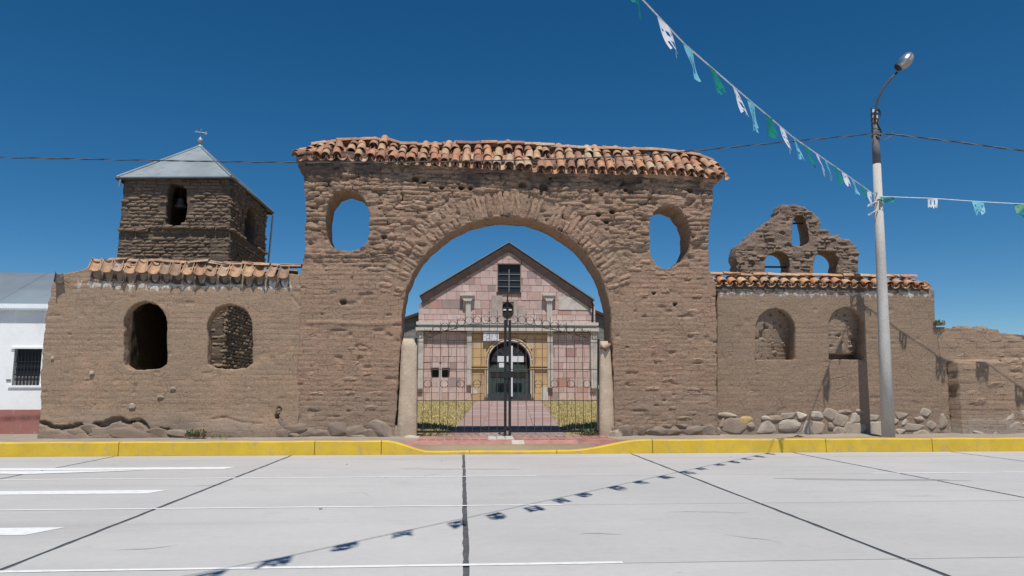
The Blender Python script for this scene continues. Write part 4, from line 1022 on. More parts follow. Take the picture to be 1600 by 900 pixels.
# facing stones, each a slab clipped to the gable and to the openings
def clip(poly, a, b, c):      # keep a*x+b*z <= c
    out = []
    for i in range(len(poly)):
        p, q = poly[i-1], poly[i]; fp = a*p[0]+b*p[1]-c; fq = a*q[0]+b*q[1]-c
        if fp <= 0: 
            if not out or out[-1] != p: out.append(p)
        if fp*fq < 0:
            t = fp/(fp-fq); out.append((p[0]+(q[0]-p[0])*t, p[1]+(q[1]-p[1])*t))
    return out
apz = CP(795, 392); lz = CP(663, 470); rz = CP(922, 472)
def hp(p, q):   # half plane below line p->q
    dx, dz = q[0]-p[0], q[1]-p[1]; a, b = -dz, dx
    if b < 0: a, b = -a, -b
    return a, b, a*p[0]+b*p[1]
H1 = hp(lz, apz); H2 = hp(apz, rz)
oX0, _ = CP(737, 560); oX1, _ = CP(855, 560); _, oZ = CP(795, 519)
ex = [(oX0, oX1, .5, oZ), (wX0-.04, wX1+.04, wZ0-.05, wZ1+.03), (nX-.42, nX+.42, nZ-.55, nZ+.55)]
for q in swin: ex.append((q[0][0]-.03, q[2][0]+.03, q[0][1]-.03, q[1][1]+.03))
r = random.Random(77); z = .78; cnt = 0; ztop = apz[1]
cols = 0
while z < ztop:
    hrow = r.choice([.36, .46, .56, .42]); x = CP(662, 0)[0]-.0; xr_ = CP(923, 0)[0]
    x -= r.random()*.0
    while x < xr_:
        l = r.uniform(.36, .86); x1_ = min(x+l, xr_)
        if xr_-x1_ < .25: x1_ = xr_
        spans = [(x, x1_, z, z+hrow)]
        for (a, b, c, d) in ex:
            ns = []
            for (p, q, e, f) in spans:
                if q <= a or p >= b or f <= c or e >= d: ns.append((p, q, e, f)); continue
                if p < a-.08: ns.append((p, a, e, f))
                if q > b+.08: ns.append((b, q, e, f))
                pp, qq = max(p, a), min(q, b)
                if f > d+.06: ns.append((pp, qq, d, f))
                if e < c-.06: ns.append((pp, qq, e, c))
            spans = ns
        for (p, q, e, f) in spans:
            if q-p < .1 or f-e < .08: continue
            j = .012; P = [(p+j, e+j), (q-j, e+j), (q-j, f-j), (p+j, f-j)]
            P = clip(clip(P, *H1), *H2)
            if len(P) < 3: continue
            pz = r.uniform(.02, .05)
            o = MB().prism(P, CY-pz, CY+.02).obj('facing_stone', M_pink, ch); cnt += 1
        x = x1_
    z += hrow
# ochre surround
z = .80; r = random.Random(78)
while z < oZ-.05:
    h = r.choice([.5, .6, .55]); zt1 = min(z+h, oZ)
    x = oX0
    while x < oX1-.01:
        x1_ = min(x+r.uniform(.5, .9), oX1)
        if oX1-x1_ < .25: x1_ = oX1
        # skip where the door arch is, trim at the jambs
        zm = (z+zt1)/2; half = dr+.24 if zm < dzs else (math.sqrt(max(0, (dr+.24)**2-(zm-dzs)**2)))
        for (p, q) in (((x, min(x1_, dcx-half))), (max(x, dcx+half), x1_)):
            if q-p > .08: MB().prism([(p+.01, z+.01), (q-.01, z+.01), (q-.01, zt1-.01), (p+.01, zt1-.01)], CY-.10-r.uniform(0, .02), CY+.02).obj('surround_stone', M_orange, ch)
        x = x1_
    z = zt1
# rope mouldings round the door
for rr_, tr in ((.06, .055), (.20, .07)):
    pts = [(dcx+(dr+rr_)*math.cos(math.pi*k/24), CY-.14, dzs+(dr+rr_)*math.sin(math.pi*k/24)) for k in range(25)]
    pts = [(dcx+dr+rr_, CY-.14, .8+.3*k) for k in range(int((dzs-.8)/.3)+1)]+pts+[(dcx-dr-rr_, CY-.14, dzs-.3*k) for k in range(1, int((dzs-.8)/.3)+1)]
    MB().tube(pts, tr, 6).obj('door_moulding', M_orange if rr_ > .1 else M_carve, ch, True)
for k in range(15):
    a = math.pi*(k+.5)/15; c_ = (dcx+(dr+.13)*math.cos(a), dzs+(dr+.13)*math.sin(a))
    MB().tube([(c_[0]-.05*math.cos(a), CY-.15, c_[1]-.05*math.sin(a)), (c_[0]+.05*math.cos(a), CY-.15, c_[1]+.05*math.sin(a))], .05, 5).obj('arch_stone', M_orange, ch)
def cbox(name, x0, y0, x1, y1, d0, d1, mat, par=None, label=None):
    a = CP(x0, y1); b = CP(x1, y0); return MB().box(a[0], b[0], CY-d0, CY-d1, a[1], b[1]).obj(name, mat, par or ch, label=label)
# cornices of the surround
for (a, b) in ((736, 762), (828, 856)):
    cbox('cornice', a, 570, b, 573, .26, .0, M_orange); cbox('cornice', a, 575, b, 577, .22, .0, M_orange)
cbox('cornice', 736, 518, 856, 520.5, .26, 0, M_orange); cbox('cornice', 737, 523, 855, 524.5, .22, 0, M_orange)
# entablature and pilasters
cbox('entablature', 651, 505, 933, 508, .50, 0, M_carve); cbox('entablature', 653, 508, 931, 513, .34, .003, M_carve); cbox('entablature', 650, 513, 934, 517, .42, -.0, M_carve)
cbox('painted_cornice_shadow', 662, 517, 922, 518.5, .12, .01, M_verge)  # dark strip standing in for the shadow under the entablature
def pil(name, x0, x1, y0, y1, mat=M_carve, fl=3):
    o = cbox(name, x0, y0, x1, y1, .24, .0, mat)
    a = CP(x0, y1); b = CP(x1, y0); w = (b[0]-a[0])/fl
    for k in range(fl): MB().tube([(a[0]+w*(k+.5), CY-.25, a[1]+.05), (a[0]+w*(k+.5), CY-.25, b[1]-.05)], w*.36, 6).obj('flute', mat, o)
pil('pilaster', 653, 662, 518, 608); pil('pilaster', 922, 932, 518, 607)
pil('pilaster', 729, 737, 518, 602); pil('pilaster', 855, 863, 518, 606)
pil('pilaster', 727.5, 735.5, 468, 505); pil('pilaster', 854, 862, 468, 505)
for (a, b) in ((719, 742), (847, 868)):
    m_ = (a+b)/2; P1 = CP(a, 460); P2 = CP(b, 463); zc_ = CP(m_, 471)[1]
    MB().prism([(P1[0]+.25, zc_), (P2[0]-.25, zc_), (P2[0]-.05, P2[1]-.02), (P1[0]+.05, P2[1]-.02)], CY-.36, CY).obj('capital', M_carve, ch)
    cbox('capital_slab', a, 460, b, 463, .44, 0, M_carve)
cbox('plinth_block', 736, 606, 746, 615, .14, 0, M_carve); cbox('plinth_block', 846, 606, 856, 627, .13, 0, M_carve)
cbox('carved_panel', 768, 462, 785, 505, .10, 0, M_patch, label='grey weathered panel left of the small hexagonal window'); cbox('carved_panel', 803, 478, 820, 505, .10, 0, M_patch)
cbox('render_patch', 873, 464, 921, 484, .065, 0, M_carve, label='pale grey rendered patch under the right verge')
cbox('drain_post', 685.5, 570, 690.5, 628, .12, 0, M_carve)
for q in swin: MB().box(q[0][0], q[2][0], CY+.12, CY+.16, q[0][1], q[1][1]).obj('window', M_dark, ch)
for k in (0, 1): cbox('lintel', (673, 689.5)[k], 574.5, (687, 703)[k], 576.5, .10, 0, M_verge)
# top window
wn = MB().box(wX0, wX1, CY+.20, CY+.24, wZ0, wZ1).obj('window', M_glass, ch)
for k in range(1, 4): MB().box(wX0, wX1, CY+.15, CY+.18, wZ0+(wZ1-wZ0)*k/4.6-.02, wZ0+(wZ1-wZ0)*k/4.6+.02).obj('glazing_bar', M_grey, wn)
xm = (wX0+wX1)/2; MB().box(xm-.03, xm+.03, CY+.13, CY+.149, wZ0, wZ1-.3).obj('glazing_bar', M_grey, wn)
MB().box(wX0-.1, wX1+.05, CY-.12, CY+.1, wZ0-.10, wZ0+.02).obj('sill', M_verge, wn)
hx = MB().prism(hexa, CY+.10, CY+.14).obj('hexagonal_window', M_dark, ch)
for sx in (-.18, .18): MB().box(nX+sx-.09, nX+sx+.09, CY+.05, CY+.08, nZ+.0, nZ+.09).obj('pane', M_paper, hx)
# verge and roof
e0 = CP(657, 462); e1 = CP(660, 474); ap0 = CP(795, 380); ap1 = CP(795, 392.5); f0 = CP(927, 469); f1 = CP(922, 482)
for nm, P in (('verge_board', [e0, ap0, ap1, e1]), ('verge_board', [ap0, f0, f1, ap1])):
    MB().prism(P, CY-.16, CY+.6).obj(nm, M_verge, ch)
for P in ([(e0[0]-.1, e0[1]+.05), (ap0[0], ap0[1]+.07), (ap0[0], ap0[1]+.01), (e0[0]-.05, e0[1]-.03)], [(ap0[0], ap0[1]+.07), (f0[0]+.1, f0[1]+.05), (f0[0]+.05, f0[1]-.03), (ap0[0], ap0[1]+.01)]):
    MB().prism(P, CY-.20, CY+32).obj('roof', M_zinc2, ch)
a = CP(925, 470); MB().tube([(a[0]-.1, CY-.4, a[1]), (a[0]+.0, CY-.3, a[1]-.3), (a[0]-.02, CY-.15, CP(925, 517)[1])], .06, 6).obj('downpipe', M_iron, ch)
# side chapels in grey block
for side, (X0, X1, zt0, zt1) in enumerate(((CP(600, 0)[0], CP(661, 0)[0], CP(632, 502)[1], CP(661, 490)[1]), (CP(924, 0)[0], CP(985, 0)[0], CP(924, 486)[1], CP(955, 501)[1]))):
    if side == 0: P = [(X0, .3), (X0, zt0-.5), (X1, zt1-.05), (X1, .3)]
    else: P = [(X0, .3), (X0, zt0-.05), (X1, zt1-.5), (X1, .3)]
    MB().prism(P, CY+.8, CY+20).obj('side_chapel', M_grey, ch)
    r = random.Random(side); z = .7
    while z < 6.2:
        x = X0 if side == 0 else X0+.0
        while x < X1-.2:
            zz = (P[1][1]+(P[2][1]-P[1][1])*(x+.35-X0)/(X1-X0))
            if z+.3 < zz and (CP(628, 0)[0] < x < X1) if side == 0 else (z+.3 < zz and x < CP(960, 0)[0]):
                MB().box(x+.01, min(x+.58, X1-.01), CY+.76, CY+.82, z+.01, z+.29).obj('concrete_block', M_grey, ch)
            x += .6
        z += .3
    Q = [(P[1][0], P[1][1]+.0), (P[2][0], P[2][1]+.0)]
    MB().prism([(Q[0][0], Q[0][1]), (Q[0][0], Q[0][1]+.18), (Q[1][0], Q[1][1]+.18), (Q[1][0], Q[1][1])][::1], CY+.4, CY+20).obj('roof', M_verge, ch)
# door
dr_o = MB().prism([(dcx+(dr-.01)*math.cos(math.pi*k/16), dzs+(dr-.01)*math.sin(math.pi*k/16)) for k in range(17)]+[(d0x+.01, .8), (d1x-.01, .8)], CY+.36, CY+.42).obj('door', M_dark, ch)
for sg in (-1, 1):
    a, b = (d0x+.05, dcx-.03) if sg < 0 else (dcx+.03, d1x-.05)
    for k in range(5):
        w = (b-a)/5; MB().box(a+w*k+.015, a+w*(k+1)-.015, CY+.29, CY+.34, 1.25, dzs-.15).obj('door_plank', M_door, dr_o)
    MB().box(a, b, CY+.26, CY+.345, dzs-.62, dzs-.50).obj('door_rail', M_door, dr_o)
    c_ = (a+b)/2
    MB().box(a+.12, b-.12, CY+.27, CY+.30, dzs-.95, dzs-.70).obj('door_panel', M_dark, dr_o)
P = [(dcx+(dr-.2)*math.cos(math.pi*k/12), dzs+.05+(dr-.35)*math.sin(math.pi*k/12)) for k in range(13)]
MB().prism(P, CY+.30, CY+.33).obj('fanlight', M_grey, dr_o)
for k in range(1, 8):
    a = math.pi*k/8; MB().tube([(dcx, CY+.28, dzs+.05), (dcx+(dr-.12)*math.cos(a), CY+.28, dzs+.05+(dr-.25)*math.sin(a))], .02, 5).obj('fan_bar', M_door, dr_o)
MB().box(d0x-.06, d1x+.06, CY-.22, CY-.16, .82, 1.27).obj('kick_panel', M_doorlow, ch)
# plaque, cross, paper
a = CP(755, 533); b = CP(779, 519)
pq = thing('plaque', 'white rectangular notice board on the church front above left of the door', 'sign', ((a[0]+b[0])/2, CY-.3, a[1]))
MB().box(a[0], b[0], CY-.32, CY-.28, a[1], b[1]).obj('board', M_paper, pq)
r = random.Random(2)
for k in range(5):
    zz = b[1]-.12-k*.10; x = a[0]+.06+(.1 if k == 4 else 0)
    while x < b[0]-.12:
        w = r.uniform(.04, .12)
        if r.random() < .8: MB().box(x, x+w, CY-.325, CY-.32, zz-.022, zz+.022).obj('faded_print', M_ink, pq)
        x += w+.035
cx_, cz0 = CP(797.5, 617); cz1 = CP(797, 541)[1]; az0 = CP(0, 567)[1]; az1 = CP(0, 556)[1]
az0 = CP(797, 566)[1]; az1 = CP(797, 557)[1]
cr = thing('cross', 'large plain white cross standing before the church door', 'cross', (cx_, CY-.5, .8))
MB().box(cx_-.11, cx_+.11, CY-.56, CY-.46, cz0-.1, cz1).obj('upright', M_paper, cr)
MB().box(cx_-.86, cx_+.80, CY-.555, CY-.465, az0, az1).obj('crossbar', M_paper, cr)
MB().box(cx_-.45, cx_+.45, CY-.75, CY-.3, .78, .95).obj('foot', M_doorlow, cr)
a = CP(779, 574); b = CP(788, 567.5)
o = MB().box(a[0], b[0], CY-.60, CY-.585, a[1]-.02, b[1]).obj('notice', M_paper); o['label'] = 'small square white paper hung below the left arm of the white cross'; o['category'] = 'notice'

# ================================================================ POSTS AND IRON GATE
r = random.Random(9)
def post(px0, px1, top, lab, shape, X0b, seed):
    t = thing('gate_post', lab, 'post', (X0b, 20.7, .3), 'plastered posts either side of the iron gate')
    vs = []; n_ = 14; m = 16; za = .2
    zt1 = U(0, top, 20.55)[1] if 0 else U(px0, top, 20.55)[1]
    for k in range(n_+1):
        f = k/n_; z = za+(zt1-za)*f
        a = U(px0[0] if isinstance(px0, tuple) else px0, 600, 20.55)[0]
        l_, r_ = shape(f)
        xl_, xr_ = U(l_, 600, 20.55)[0], U(r_, 600, 20.55)[0]
        if f > .93: s_ = (f-.93)/.07*.25; w = xr_-xl_; xl_ += w*s_*.5; xr_ -= w*s_
        for j in range(m):
            q = 2*math.pi*j/m; e = 1/max(abs(math.cos(q)), abs(math.sin(q)))**.96
            rr = 1+.05*mn.noise(Vector((math.cos(q)*1.4, math.sin(q)*1.4, z*2.2+seed)))
            vs.append(((xl_+xr_)/2+(xr_-xl_)/2*math.cos(q)*e*rr, 20.80+.26*math.sin(q)*e*rr, z))
    fs = [(k*m+j, k*m+(j+1) % m, (k+1)*m+(j+1) % m, (k+1)*m+j) for k in range(n_) for j in range(m)]
    fs.append(tuple(n_*m+j for j in range(m)))
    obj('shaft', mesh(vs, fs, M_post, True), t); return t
pL = post(640, 652, 529, 'pale plastered gate post left of the iron gate', lambda f: (622+4*f, 652-2*f), -1.5, 1)
pR = post(948, 958, 533, 'pale plastered gate post right of the iron gate with broken top', lambda f: (936+3*f, 962-8*f), 4.0, 5)
X_, Z_ = U(944, 541, 20.6); 
MB().tube([(X_-.12, 20.52, Z_+.08), (X_-.1, 20.5, Z_-.05), (X_, 20.5, Z_-.09), (X_+.16, 20.52, Z_+.06)], [.02, .05, .07, .03], 8).obj('chipped_edge', M_port, pR, True)
for (px, py, w, h) in [(632, 690, 26, 10), (645, 686, 18, 10)]: stone(pL, px, py, w, h, .15, 'stone')
stone(pR, 962, 684, 16, 18, .1, 'stone')
GYT = 20.78
gate = thing('iron_gate', 'closed black iron double gate of thin bars with rows of rings', 'gate', (1.3, GYT, .36))
def gx(px, py=600): return U(px, py, GYT)[0]
def gzp(py, px=793): return U(px, py, GYT)[1]
topc = [(650, 529), (662, 528), (674, 527), (686, 520), (698, 516), (710, 514), (724, 508), (736, 507), (748, 506.5), (760, 506), (772, 506), (785, 506), (800, 506), (814, 506), (827, 507), (839, 509), (852, 513), (864, 515), (877, 518), (890, 521), (903, 524), (917, 528), (926, 530), (936, 531)]
tX = [U(x, y, GYT)[0] for x, y in topc]; tZ = [U(x, y, GYT)[1] for x, y in topc]
def gt(x): return float(np.interp(x, tX, tZ))
zb = gzp(674)
for side, (a_, b_) in enumerate(((649, 789.5), (796.5, 936))):
    lf = MB().box(0, .001, 0, .001, 0, .001)
    xa_, xb_ = gx(a_), gx(b_)
    stile = MB(); xo, xi = (xa_, xb_) if side == 0 else (xb_, xa_)
    stile.box(min(xi, xi+(.0)) - .035, xi+.035, GYT-.03, GYT+.03, zb-.16, gzp(500)); leaf = stile.obj('gate_leaf', M_iron, gate)
    MB().box(xo-.03, xo+.03, GYT-.03, GYT+.03, zb-.05, gt(xo)+.02).obj('stile', M_iron, leaf)
    MB().box(min(xa_, xb_), max(xa_, xb_), GYT-.022, GYT+.022, zb-.03, zb+.03).obj('rail', M_iron, leaf)
    for py in (626, 577, 535): MB().box(min(xa_, xb_), max(xa_, xb_), GYT-.012, GYT+.012, gzp(py)-.011, gzp(py)+.011).obj('rail', M_ironr, leaf)
    N_ = 11; pts = []
    for k in range(31):
        x = xa_+(xb_-xa_)*k/30; pts.append((x, GYT, gt(x)))
    MB().tube(pts, .012, 6).obj('top_rail', M_iron, leaf)
    for k in range(1, N_):
        x = xa_+(xb_-xa_)*k/N_; f = k/N_ if side == 0 else 1-k/N_
        MB().tube([(x, GYT-.02, zb), (x, GYT-.02, gt(x)+.02), (x, GYT-.02, gt(x)+.20+.15*f), (x, GYT-.02, gt(x)+.25+.17*f)], [.0095, .0095, .0095, .002], 6).obj('bar', M_ironr, leaf)
    for k in range(N_):
        x = xa_+(xb_-xa_)*(k+.5)/N_; zc_ = gt(x)+.115
        MB().tube([(x+.103*math.cos(q), GYT-.01, zc_+.103*math.sin(q)) for q in [2*math.pi*i/16 for i in range(16)]], .008, 5, True).obj('ring', M_iron, leaf)
    zr = gzp(600)
    for k in (1, 3, 5, 7) if side == 0 else (3, 5, 7, 9):
        x = xa_+(xb_-xa_)*(k+.5)/N_
        MB().tube([(x+.105*math.cos(q), GYT-.01, zr+.105*math.sin(q)) for q in [2*math.pi*i/16 for i in range(16)]], .008, 5, True).obj('ring', M_iron, leaf)
    for py in (545, 605, 655): MB().tube([(xo-.0, GYT-.03, gzp(py)-.05), (xo, GYT-.03, gzp(py)+.05)], .03, 6).obj('hinge', M_paper if py == 605 else M_iron, leaf)
x = gx(793, 460); MB().tube([(gx(792, 500), GYT, gzp(510)), (x, GYT, gzp(462)), (x, GYT, gzp(458))], [.03, .022, .004], 6).obj('finial_rod', M_iron, gate)
a = gx(787); b = gx(801); MB().box(a, b, GYT-.06, GYT-.03, gzp(590), gzp(580)).obj('lock', M_iron, gate)
for px in (789, 797): MB().box(gx(px)-.025, gx(px)+.025, GYT-.05, GYT-.01, wz(1.3, 20.7)+.01, zb).obj('drop_bolt', M_iron, gate)

# ================================================================ NEIGHBOUR HOUSE
NY = 22.3
nb = thing('white_house', 'white painted house with red base and grey corrugated roof beyond the left wall', 'house', (-14, NY, .3))
xr_ = -11.2
zr1 = U(40, 640, NY)[1]; zw = U(40, 480, NY)[1]
wx0, wz0 = U(18, 602, NY); wx1, wz1 = U(66, 545, NY)
MB().box(-30, wx0, NY, NY+6, zr1, zw+.1).box(wx1, xr_, NY, NY+6, zr1, zw+.1).box(wx0, wx1, NY, NY+6, zr1, wz0).box(wx0, wx1, NY, NY+6, wz1, zw+.1).obj('wall', M_wash, nb)
MB().box(-30, xr_+.01, NY-.03, NY+6, .2, zr1).obj('plinth', M_plinth, nb)
wn = MB().box(wx0, wx1, NY+.16, NY+.2, wz0, wz1).obj('window', M_glass, nb)
MB().box(wx0, wx1, NY+.12, NY+.155, wz0, wz0+.25*(wz1-wz0)).obj('pane', M_grey, wn)
for k in range(1, 8): MB().box(wx0+(wx1-wx0)*k/8-.01, wx0+(wx1-wx0)*k/8+.01, NY+.05, NY+.07, wz0, wz1-.05).obj('bar', M_iron, wn)
for t in (.3, .65): MB().box(wx0, wx1, NY+.045, NY+.068, wz0+(wz1-wz0)*t-.012, wz0+(wz1-wz0)*t+.012).obj('bar', M_iron, wn)
for (a, b) in ((wz0-.06, wz0), (wz1, wz1+.05)): MB().box(wx0-.08, wx1+.08, NY-.04, NY+.1, a, b).obj('sill', M_wash, wn)
MB().tube([(wx0-.15, NY-.02, wz0+.15), (wx0-.02, NY-.02, wz0+.15)], .015, 5).obj('hook', M_iron, nb)
# corrugated sheets
ye0 = NY-.16; ze0 = U(40, 485, ye0)[1]; yr0 = NY+3.0; zr0 = U(40, 426, yr0)[1]
def corr(x0, x1):
    nx_ = int((x1-x0)/.019); vs = []; 
    for k in range(nx_+1):
        x = x0+(x1-x0)*k/nx_; w = .012*math.sin(2*math.pi*x/.076*1)
        for (y, z) in ((ye0, ze0), ((ye0+yr0)/2, (ze0+zr0)/2-.01), (yr0, zr0)): vs.append((x, y, z+w))
        vs.append((x, yr0+3.2, ze0+w))
    return mesh(vs, [(4*k+q, 4*k+4+q, 4*k+5+q, 4*k+1+q) for k in range(nx_) for q in range(3)], M_zinc2, True)
for k in range(12): obj('roof_sheet', corr(xr_+.1-.8*(k+1)+.004, xr_+.1-.8*k), nb)
MB().box(-30, xr_+.1-9.6, ye0, yr0+3.2, zw+.08, zw+.12).obj('roof_slab', M_zinc2, nb)
MB().prism([(NY, zw+.05), (NY+3.1, zr0-.06), (NY+6, zw+.05)], 0, 1)  # (shape reused below as the gable end)
g_ = [(xr_-.02, NY+.02, zw), (xr_-.02, NY+3.1, zr0-.05), (xr_-.02, NY+5.98, zw)]
obj('gable_end', mesh(g_+[(a-.2, b, c) for a, b, c in g_], [(0, 1, 2), (5, 4, 3), (0, 3, 4, 1), (1, 4, 5, 2), (2, 5, 3, 0)], M_wash), nb)
MB().box(xr_-.45, xr_-.1, NY-.10, NY-.0, ze0-.22, ze0-.05).obj('rafter_end', M_verge, nb)

# ================================================================ STREET LAMP
lp = thing('street_lamp', 'tall tapering concrete street lamp post with curved arm and oval lamp head', 'street lamp', (11.33, 19.7, .3))
PYs = [(1388, 686), (1378, 430), (1370, 255)]
def pp(px, py): x, z = U(px, py, 19.7); return Vector((x, 19.7, z))
pb, p1, p2, pt_ = pp(1388, 686), pp(1370, 256), pp(1368, 214), pp(1366, 172)
MB().tube([pb+Vector((0, 0, -.15)), pb.lerp(p1, .33), pb.lerp(p1, .66), p1], [.170, .150, .128, .105], 20).obj('pole', M_pole, lp, True)
MB().tube([p1, p2], [.108, .098], 20).obj('painted_band', M_band, lp, True, label='dark grey painted band near the top of the post')
MB().tube([p2, pt_], [.095, .085], 20).obj('pole_top', M_pole, lp, True)
for k in range(5): 
    c_ = pt_.lerp(p2, .15+.2*k); MB().tube([c_+Vector((.098*math.cos(q), .098*math.sin(q), .02*math.sin(q*2))) for q in [2*math.pi*i/14 for i in range(14)]], .010, 5, True).obj('strap', M_iron, lp)
sp_ = MB().tube([pt_.lerp(p2, t)+Vector((.06+.05*math.sin(t*9), -.10, 0)) for t in [i/10 for i in range(11)]], .022, 6).obj('wire', M_iron, lp)
MB().tube([pt_.lerp(p2, t)+Vector((-.10, -.03, 0)) for t in (-.05, .5, 1)], .02, 6).obj('wire', M_cable, lp)
YA = 19.7
ap_ = [pp(1364, 196), pp(1364, 172), pp(1366, 158), pp(1372, 144), pp(1381, 131), pp(1391, 121)]
for i, v in enumerate(ap_): v.y -= .10+.05*i
MB().tube(ap_, .03, 10).obj('arm', M_ironr, lp, True)
hd = ap_[-1]
Lh = pp(1399, 107); Lh.y = hd.y-.12
def blob(c, rx, ry, rz, rot, mat, name, par, z0=-1, z1=1):
    vs = []; n_ = 10; m = 16; Mx = Matrix.Translation(c) @ Matrix.Rotation(rot[0], 4, 'Y') @ Matrix.Rotation(rot[1], 4, 'X')
    for k in range(n_+1):
        t = z0+(z1-z0)*k/n_; q = math.sqrt(max(0, 1-t*t))
        for j in range(m): a = 2*math.pi*j/m; vs.append(Mx @ Vector((rx*q*math.cos(a)*(1+.12*math.cos(a)), ry*q*math.sin(a), rz*t)))
    fs = [(k*m+j, k*m+(j+1) % m, (k+1)*m+(j+1) % m, (k+1)*m+j) for k in range(n_) for j in range(m)]+[tuple(range(m))[::-1], tuple(n_*m+j for j in range(m))]
    return obj(name, mesh(vs, fs, mat, True), par)
hdo = blob(Lh, .275, .21, .17, (-.85, 0), M_alu, 'lamp_head', lp, 0, 1)
blob(Lh, .265, .20, .18, (-.85, 0), M_lens, 'lens', hdo, -1, -.02)
blob(pp(1391, 114)+Vector((0, hd.y-19.7-.05, 0)), .10, .10, .12, (-.6, 0), M_iron, 'socket', hdo)

# ================================================================ POWER CABLES
def sagline(a, b, sag, n_=40): 
    a, b = Vector(a), Vector(b); return [a.lerp(b, t)-Vector((0, 0, sag*4*t*(1-t))) for t in [i/n_ for i in range(n_+1)]]
def twisted(pts, rad, lab, nm='power_cable'):
    t = thing(nm, lab, 'cable', pts[0])
    for s_ in (0, 1):
        q = []; L_ = 0; prev = None
        for i in range(len(pts)-1):
            a, b = pts[i], pts[i+1]; m = max(2, int((b-a).length/.12))
            for k in range(m):
                p = a.lerp(b, k/m); 
                if prev is not None: L_ += (p-prev).length
                prev = p; an = L_*2*math.pi/.85+s_*math.pi; q.append(p+Vector((0, math.cos(an), math.sin(an)))*rad*.95)
        MB().tube(q, rad, 5).obj('strand', M_cable if s_ == 0 else M_cableg, t)
cp = pp(1367, 209)+Vector((0, -.11, 0))
lft = []
for (x, y, Y_) in [(1367, 209, 19.58), (1250, 219.5, 19.5), (1130, 231.5, 19.4), (1000, 243, 19.4), (860, 249, 19.4), (715, 252, 19.4), (560, 254, 19.4), (400, 253.5, 19.4), (200, 250, 19.35), (0, 246, 19.3), (-260, 236, 19.2)]:
    a = U(x, y, Y_); lft.append(Vector((a[0], Y_, a[1])))
twisted(lft, .011, 'thin twisted power cable running left across the gateway tiles from the lamp post')
rgt = []
for (x, y, Y_) in [(1369, 209, 19.58), (1395, 210, 19.5), (1480, 220, 19.2), (1600, 236, 18.9), (1900, 268, 18.0)]:
    a = U(x, y, Y_); rgt.append(Vector((a[0], Y_, a[1])))
twisted(rgt, .013, 'thin black power cable running off to the right from the lamp post')
a, b = rgt[0], rgt[1]
o = MB().tube([a+Vector((.02, 0, -.08)), a.lerp(b, .5)+Vector((0, 0, -.16)), b+Vector((-.05, 0, -.06)), b+Vector((.02, 0, .08))], .010, 5).obj('cable_tail', M_cableg, lp)

# ================================================================ BUNTING
def flag_mesh(seed, w, h, mat, skew=0., curl=.1):
    r = random.Random(seed); nx_, nz_ = 8, 12; vs = []; fs = []
    ph_ = r.random()*6; tear = [r.randrange(0, 3) for _ in range(nx_)]
    taper = r.uniform(.0, .12)
    for j in range(nz_+1):
        v = j/nz_
        for i in range(nx_+1):
            u = i/nx_-.5; uu = u*(1-taper*v)
            vs.append((uu*w+skew*v*h*.4, curl*w*math.sin(ph_+u*4+v*3)*v*1.4, -v*h-.02*math.sin(i*1.3+ph_)*v))
    holes = set()
    for _ in range(4):
        i, j = r.randrange(1, nx_-1), r.randrange(2, nz_-2); holes |= {(i, j), (nx_-1-i, j)}
        if r.random() < .4: holes |= {(i, j+1), (nx_-1-i, j+1)}
    m = nx_+1
    for j in range(nz_):
        for i in range(nx_):
            if (i, j) in holes or j >= nz_-tear[i]: continue
            fs.append((j*m+i, (j+1)*m+i, (j+1)*m+i+1, j*m+i+1))
    return mesh(vs, fs, mat, True)
# fine twine between a high fixing near the viewer and the post, then on to the right
def BP(px, py, Y_): a = U(px, py, Y_); return Vector((a[0], Y_, a[1]))
pole_pt = BP(1366, 304, 19.58)
SP = [Vector((-7.2, -1.6, 7.3)), Vector((-1.47, 4.55, 6.8)), BP(1005, 0, 9.17), BP(1070, 69, 10.26), BP(1140, 130, 11.64), BP(1240, 215, 14.38), BP(1310, 264, 17.08), pole_pt]
def along(P, n_=60):
    d = [0]
    for a, b in zip(P, P[1:]): d.append(d[-1]+(b-a).length)
    out = []
    for k in range(n_+1):
        t = d[-1]*k/n_
        out.append(Vector([float(np.interp(t, d, [p[c] for p in P])) for c in range(3)]))
    return out
def bunting(P, lab, flags, swing=-.5, skew0=-1.15):
    t = thing('bunting', lab, 'bunting', P[-1])
    pts = along(P, 80); MB().tube(pts, .011, 5).obj('string', M_string, t)
    for k, (px, colr, w, h, skew, tw_) in enumerate(flags):
        # find the point of the string seen at that picture column
        best = min(along(P, 600), key=lambda q: abs(projx(q)-px)) if not isinstance(px, Vector) else px
        i = min(range(len(pts)-1), key=lambda j: (pts[j]-best).length); d = (pts[i+1]-pts[i]).normalized()
        yaw = math.atan2(d.y, d.x)+tw_*.5+rnd.uniform(-.12, .12); near = isinstance(px, Vector) or abs(swing) < .4; sw = swing if near else swing*.55; sk = skew0 if near else skew0*.22
        M = Matrix.Translation(best) @ Matrix.Rotation(yaw, 4, 'Z') @ Matrix.Rotation(-math.asin(max(-1, min(1, d.z)))*.6, 4, 'Y') @ Matrix.Rotation(sw*rnd.uniform(.6, 1.35), 4, 'X')
        o = obj('flag', flag_mesh(k*7+len(flags), w, h if near else h*1.12, FM[colr], skew*.3+sk*rnd.uniform(.7, 1.2)), t, M, colr+' cut-out plastic flag')
def projx(q):
    v = (q[0], q[1], q[2]-HC); d = sum(v[i]*_D[i] for i in range(3)); return 800+FPX*sum(v[i]*_R[i] for i in range(3))/d
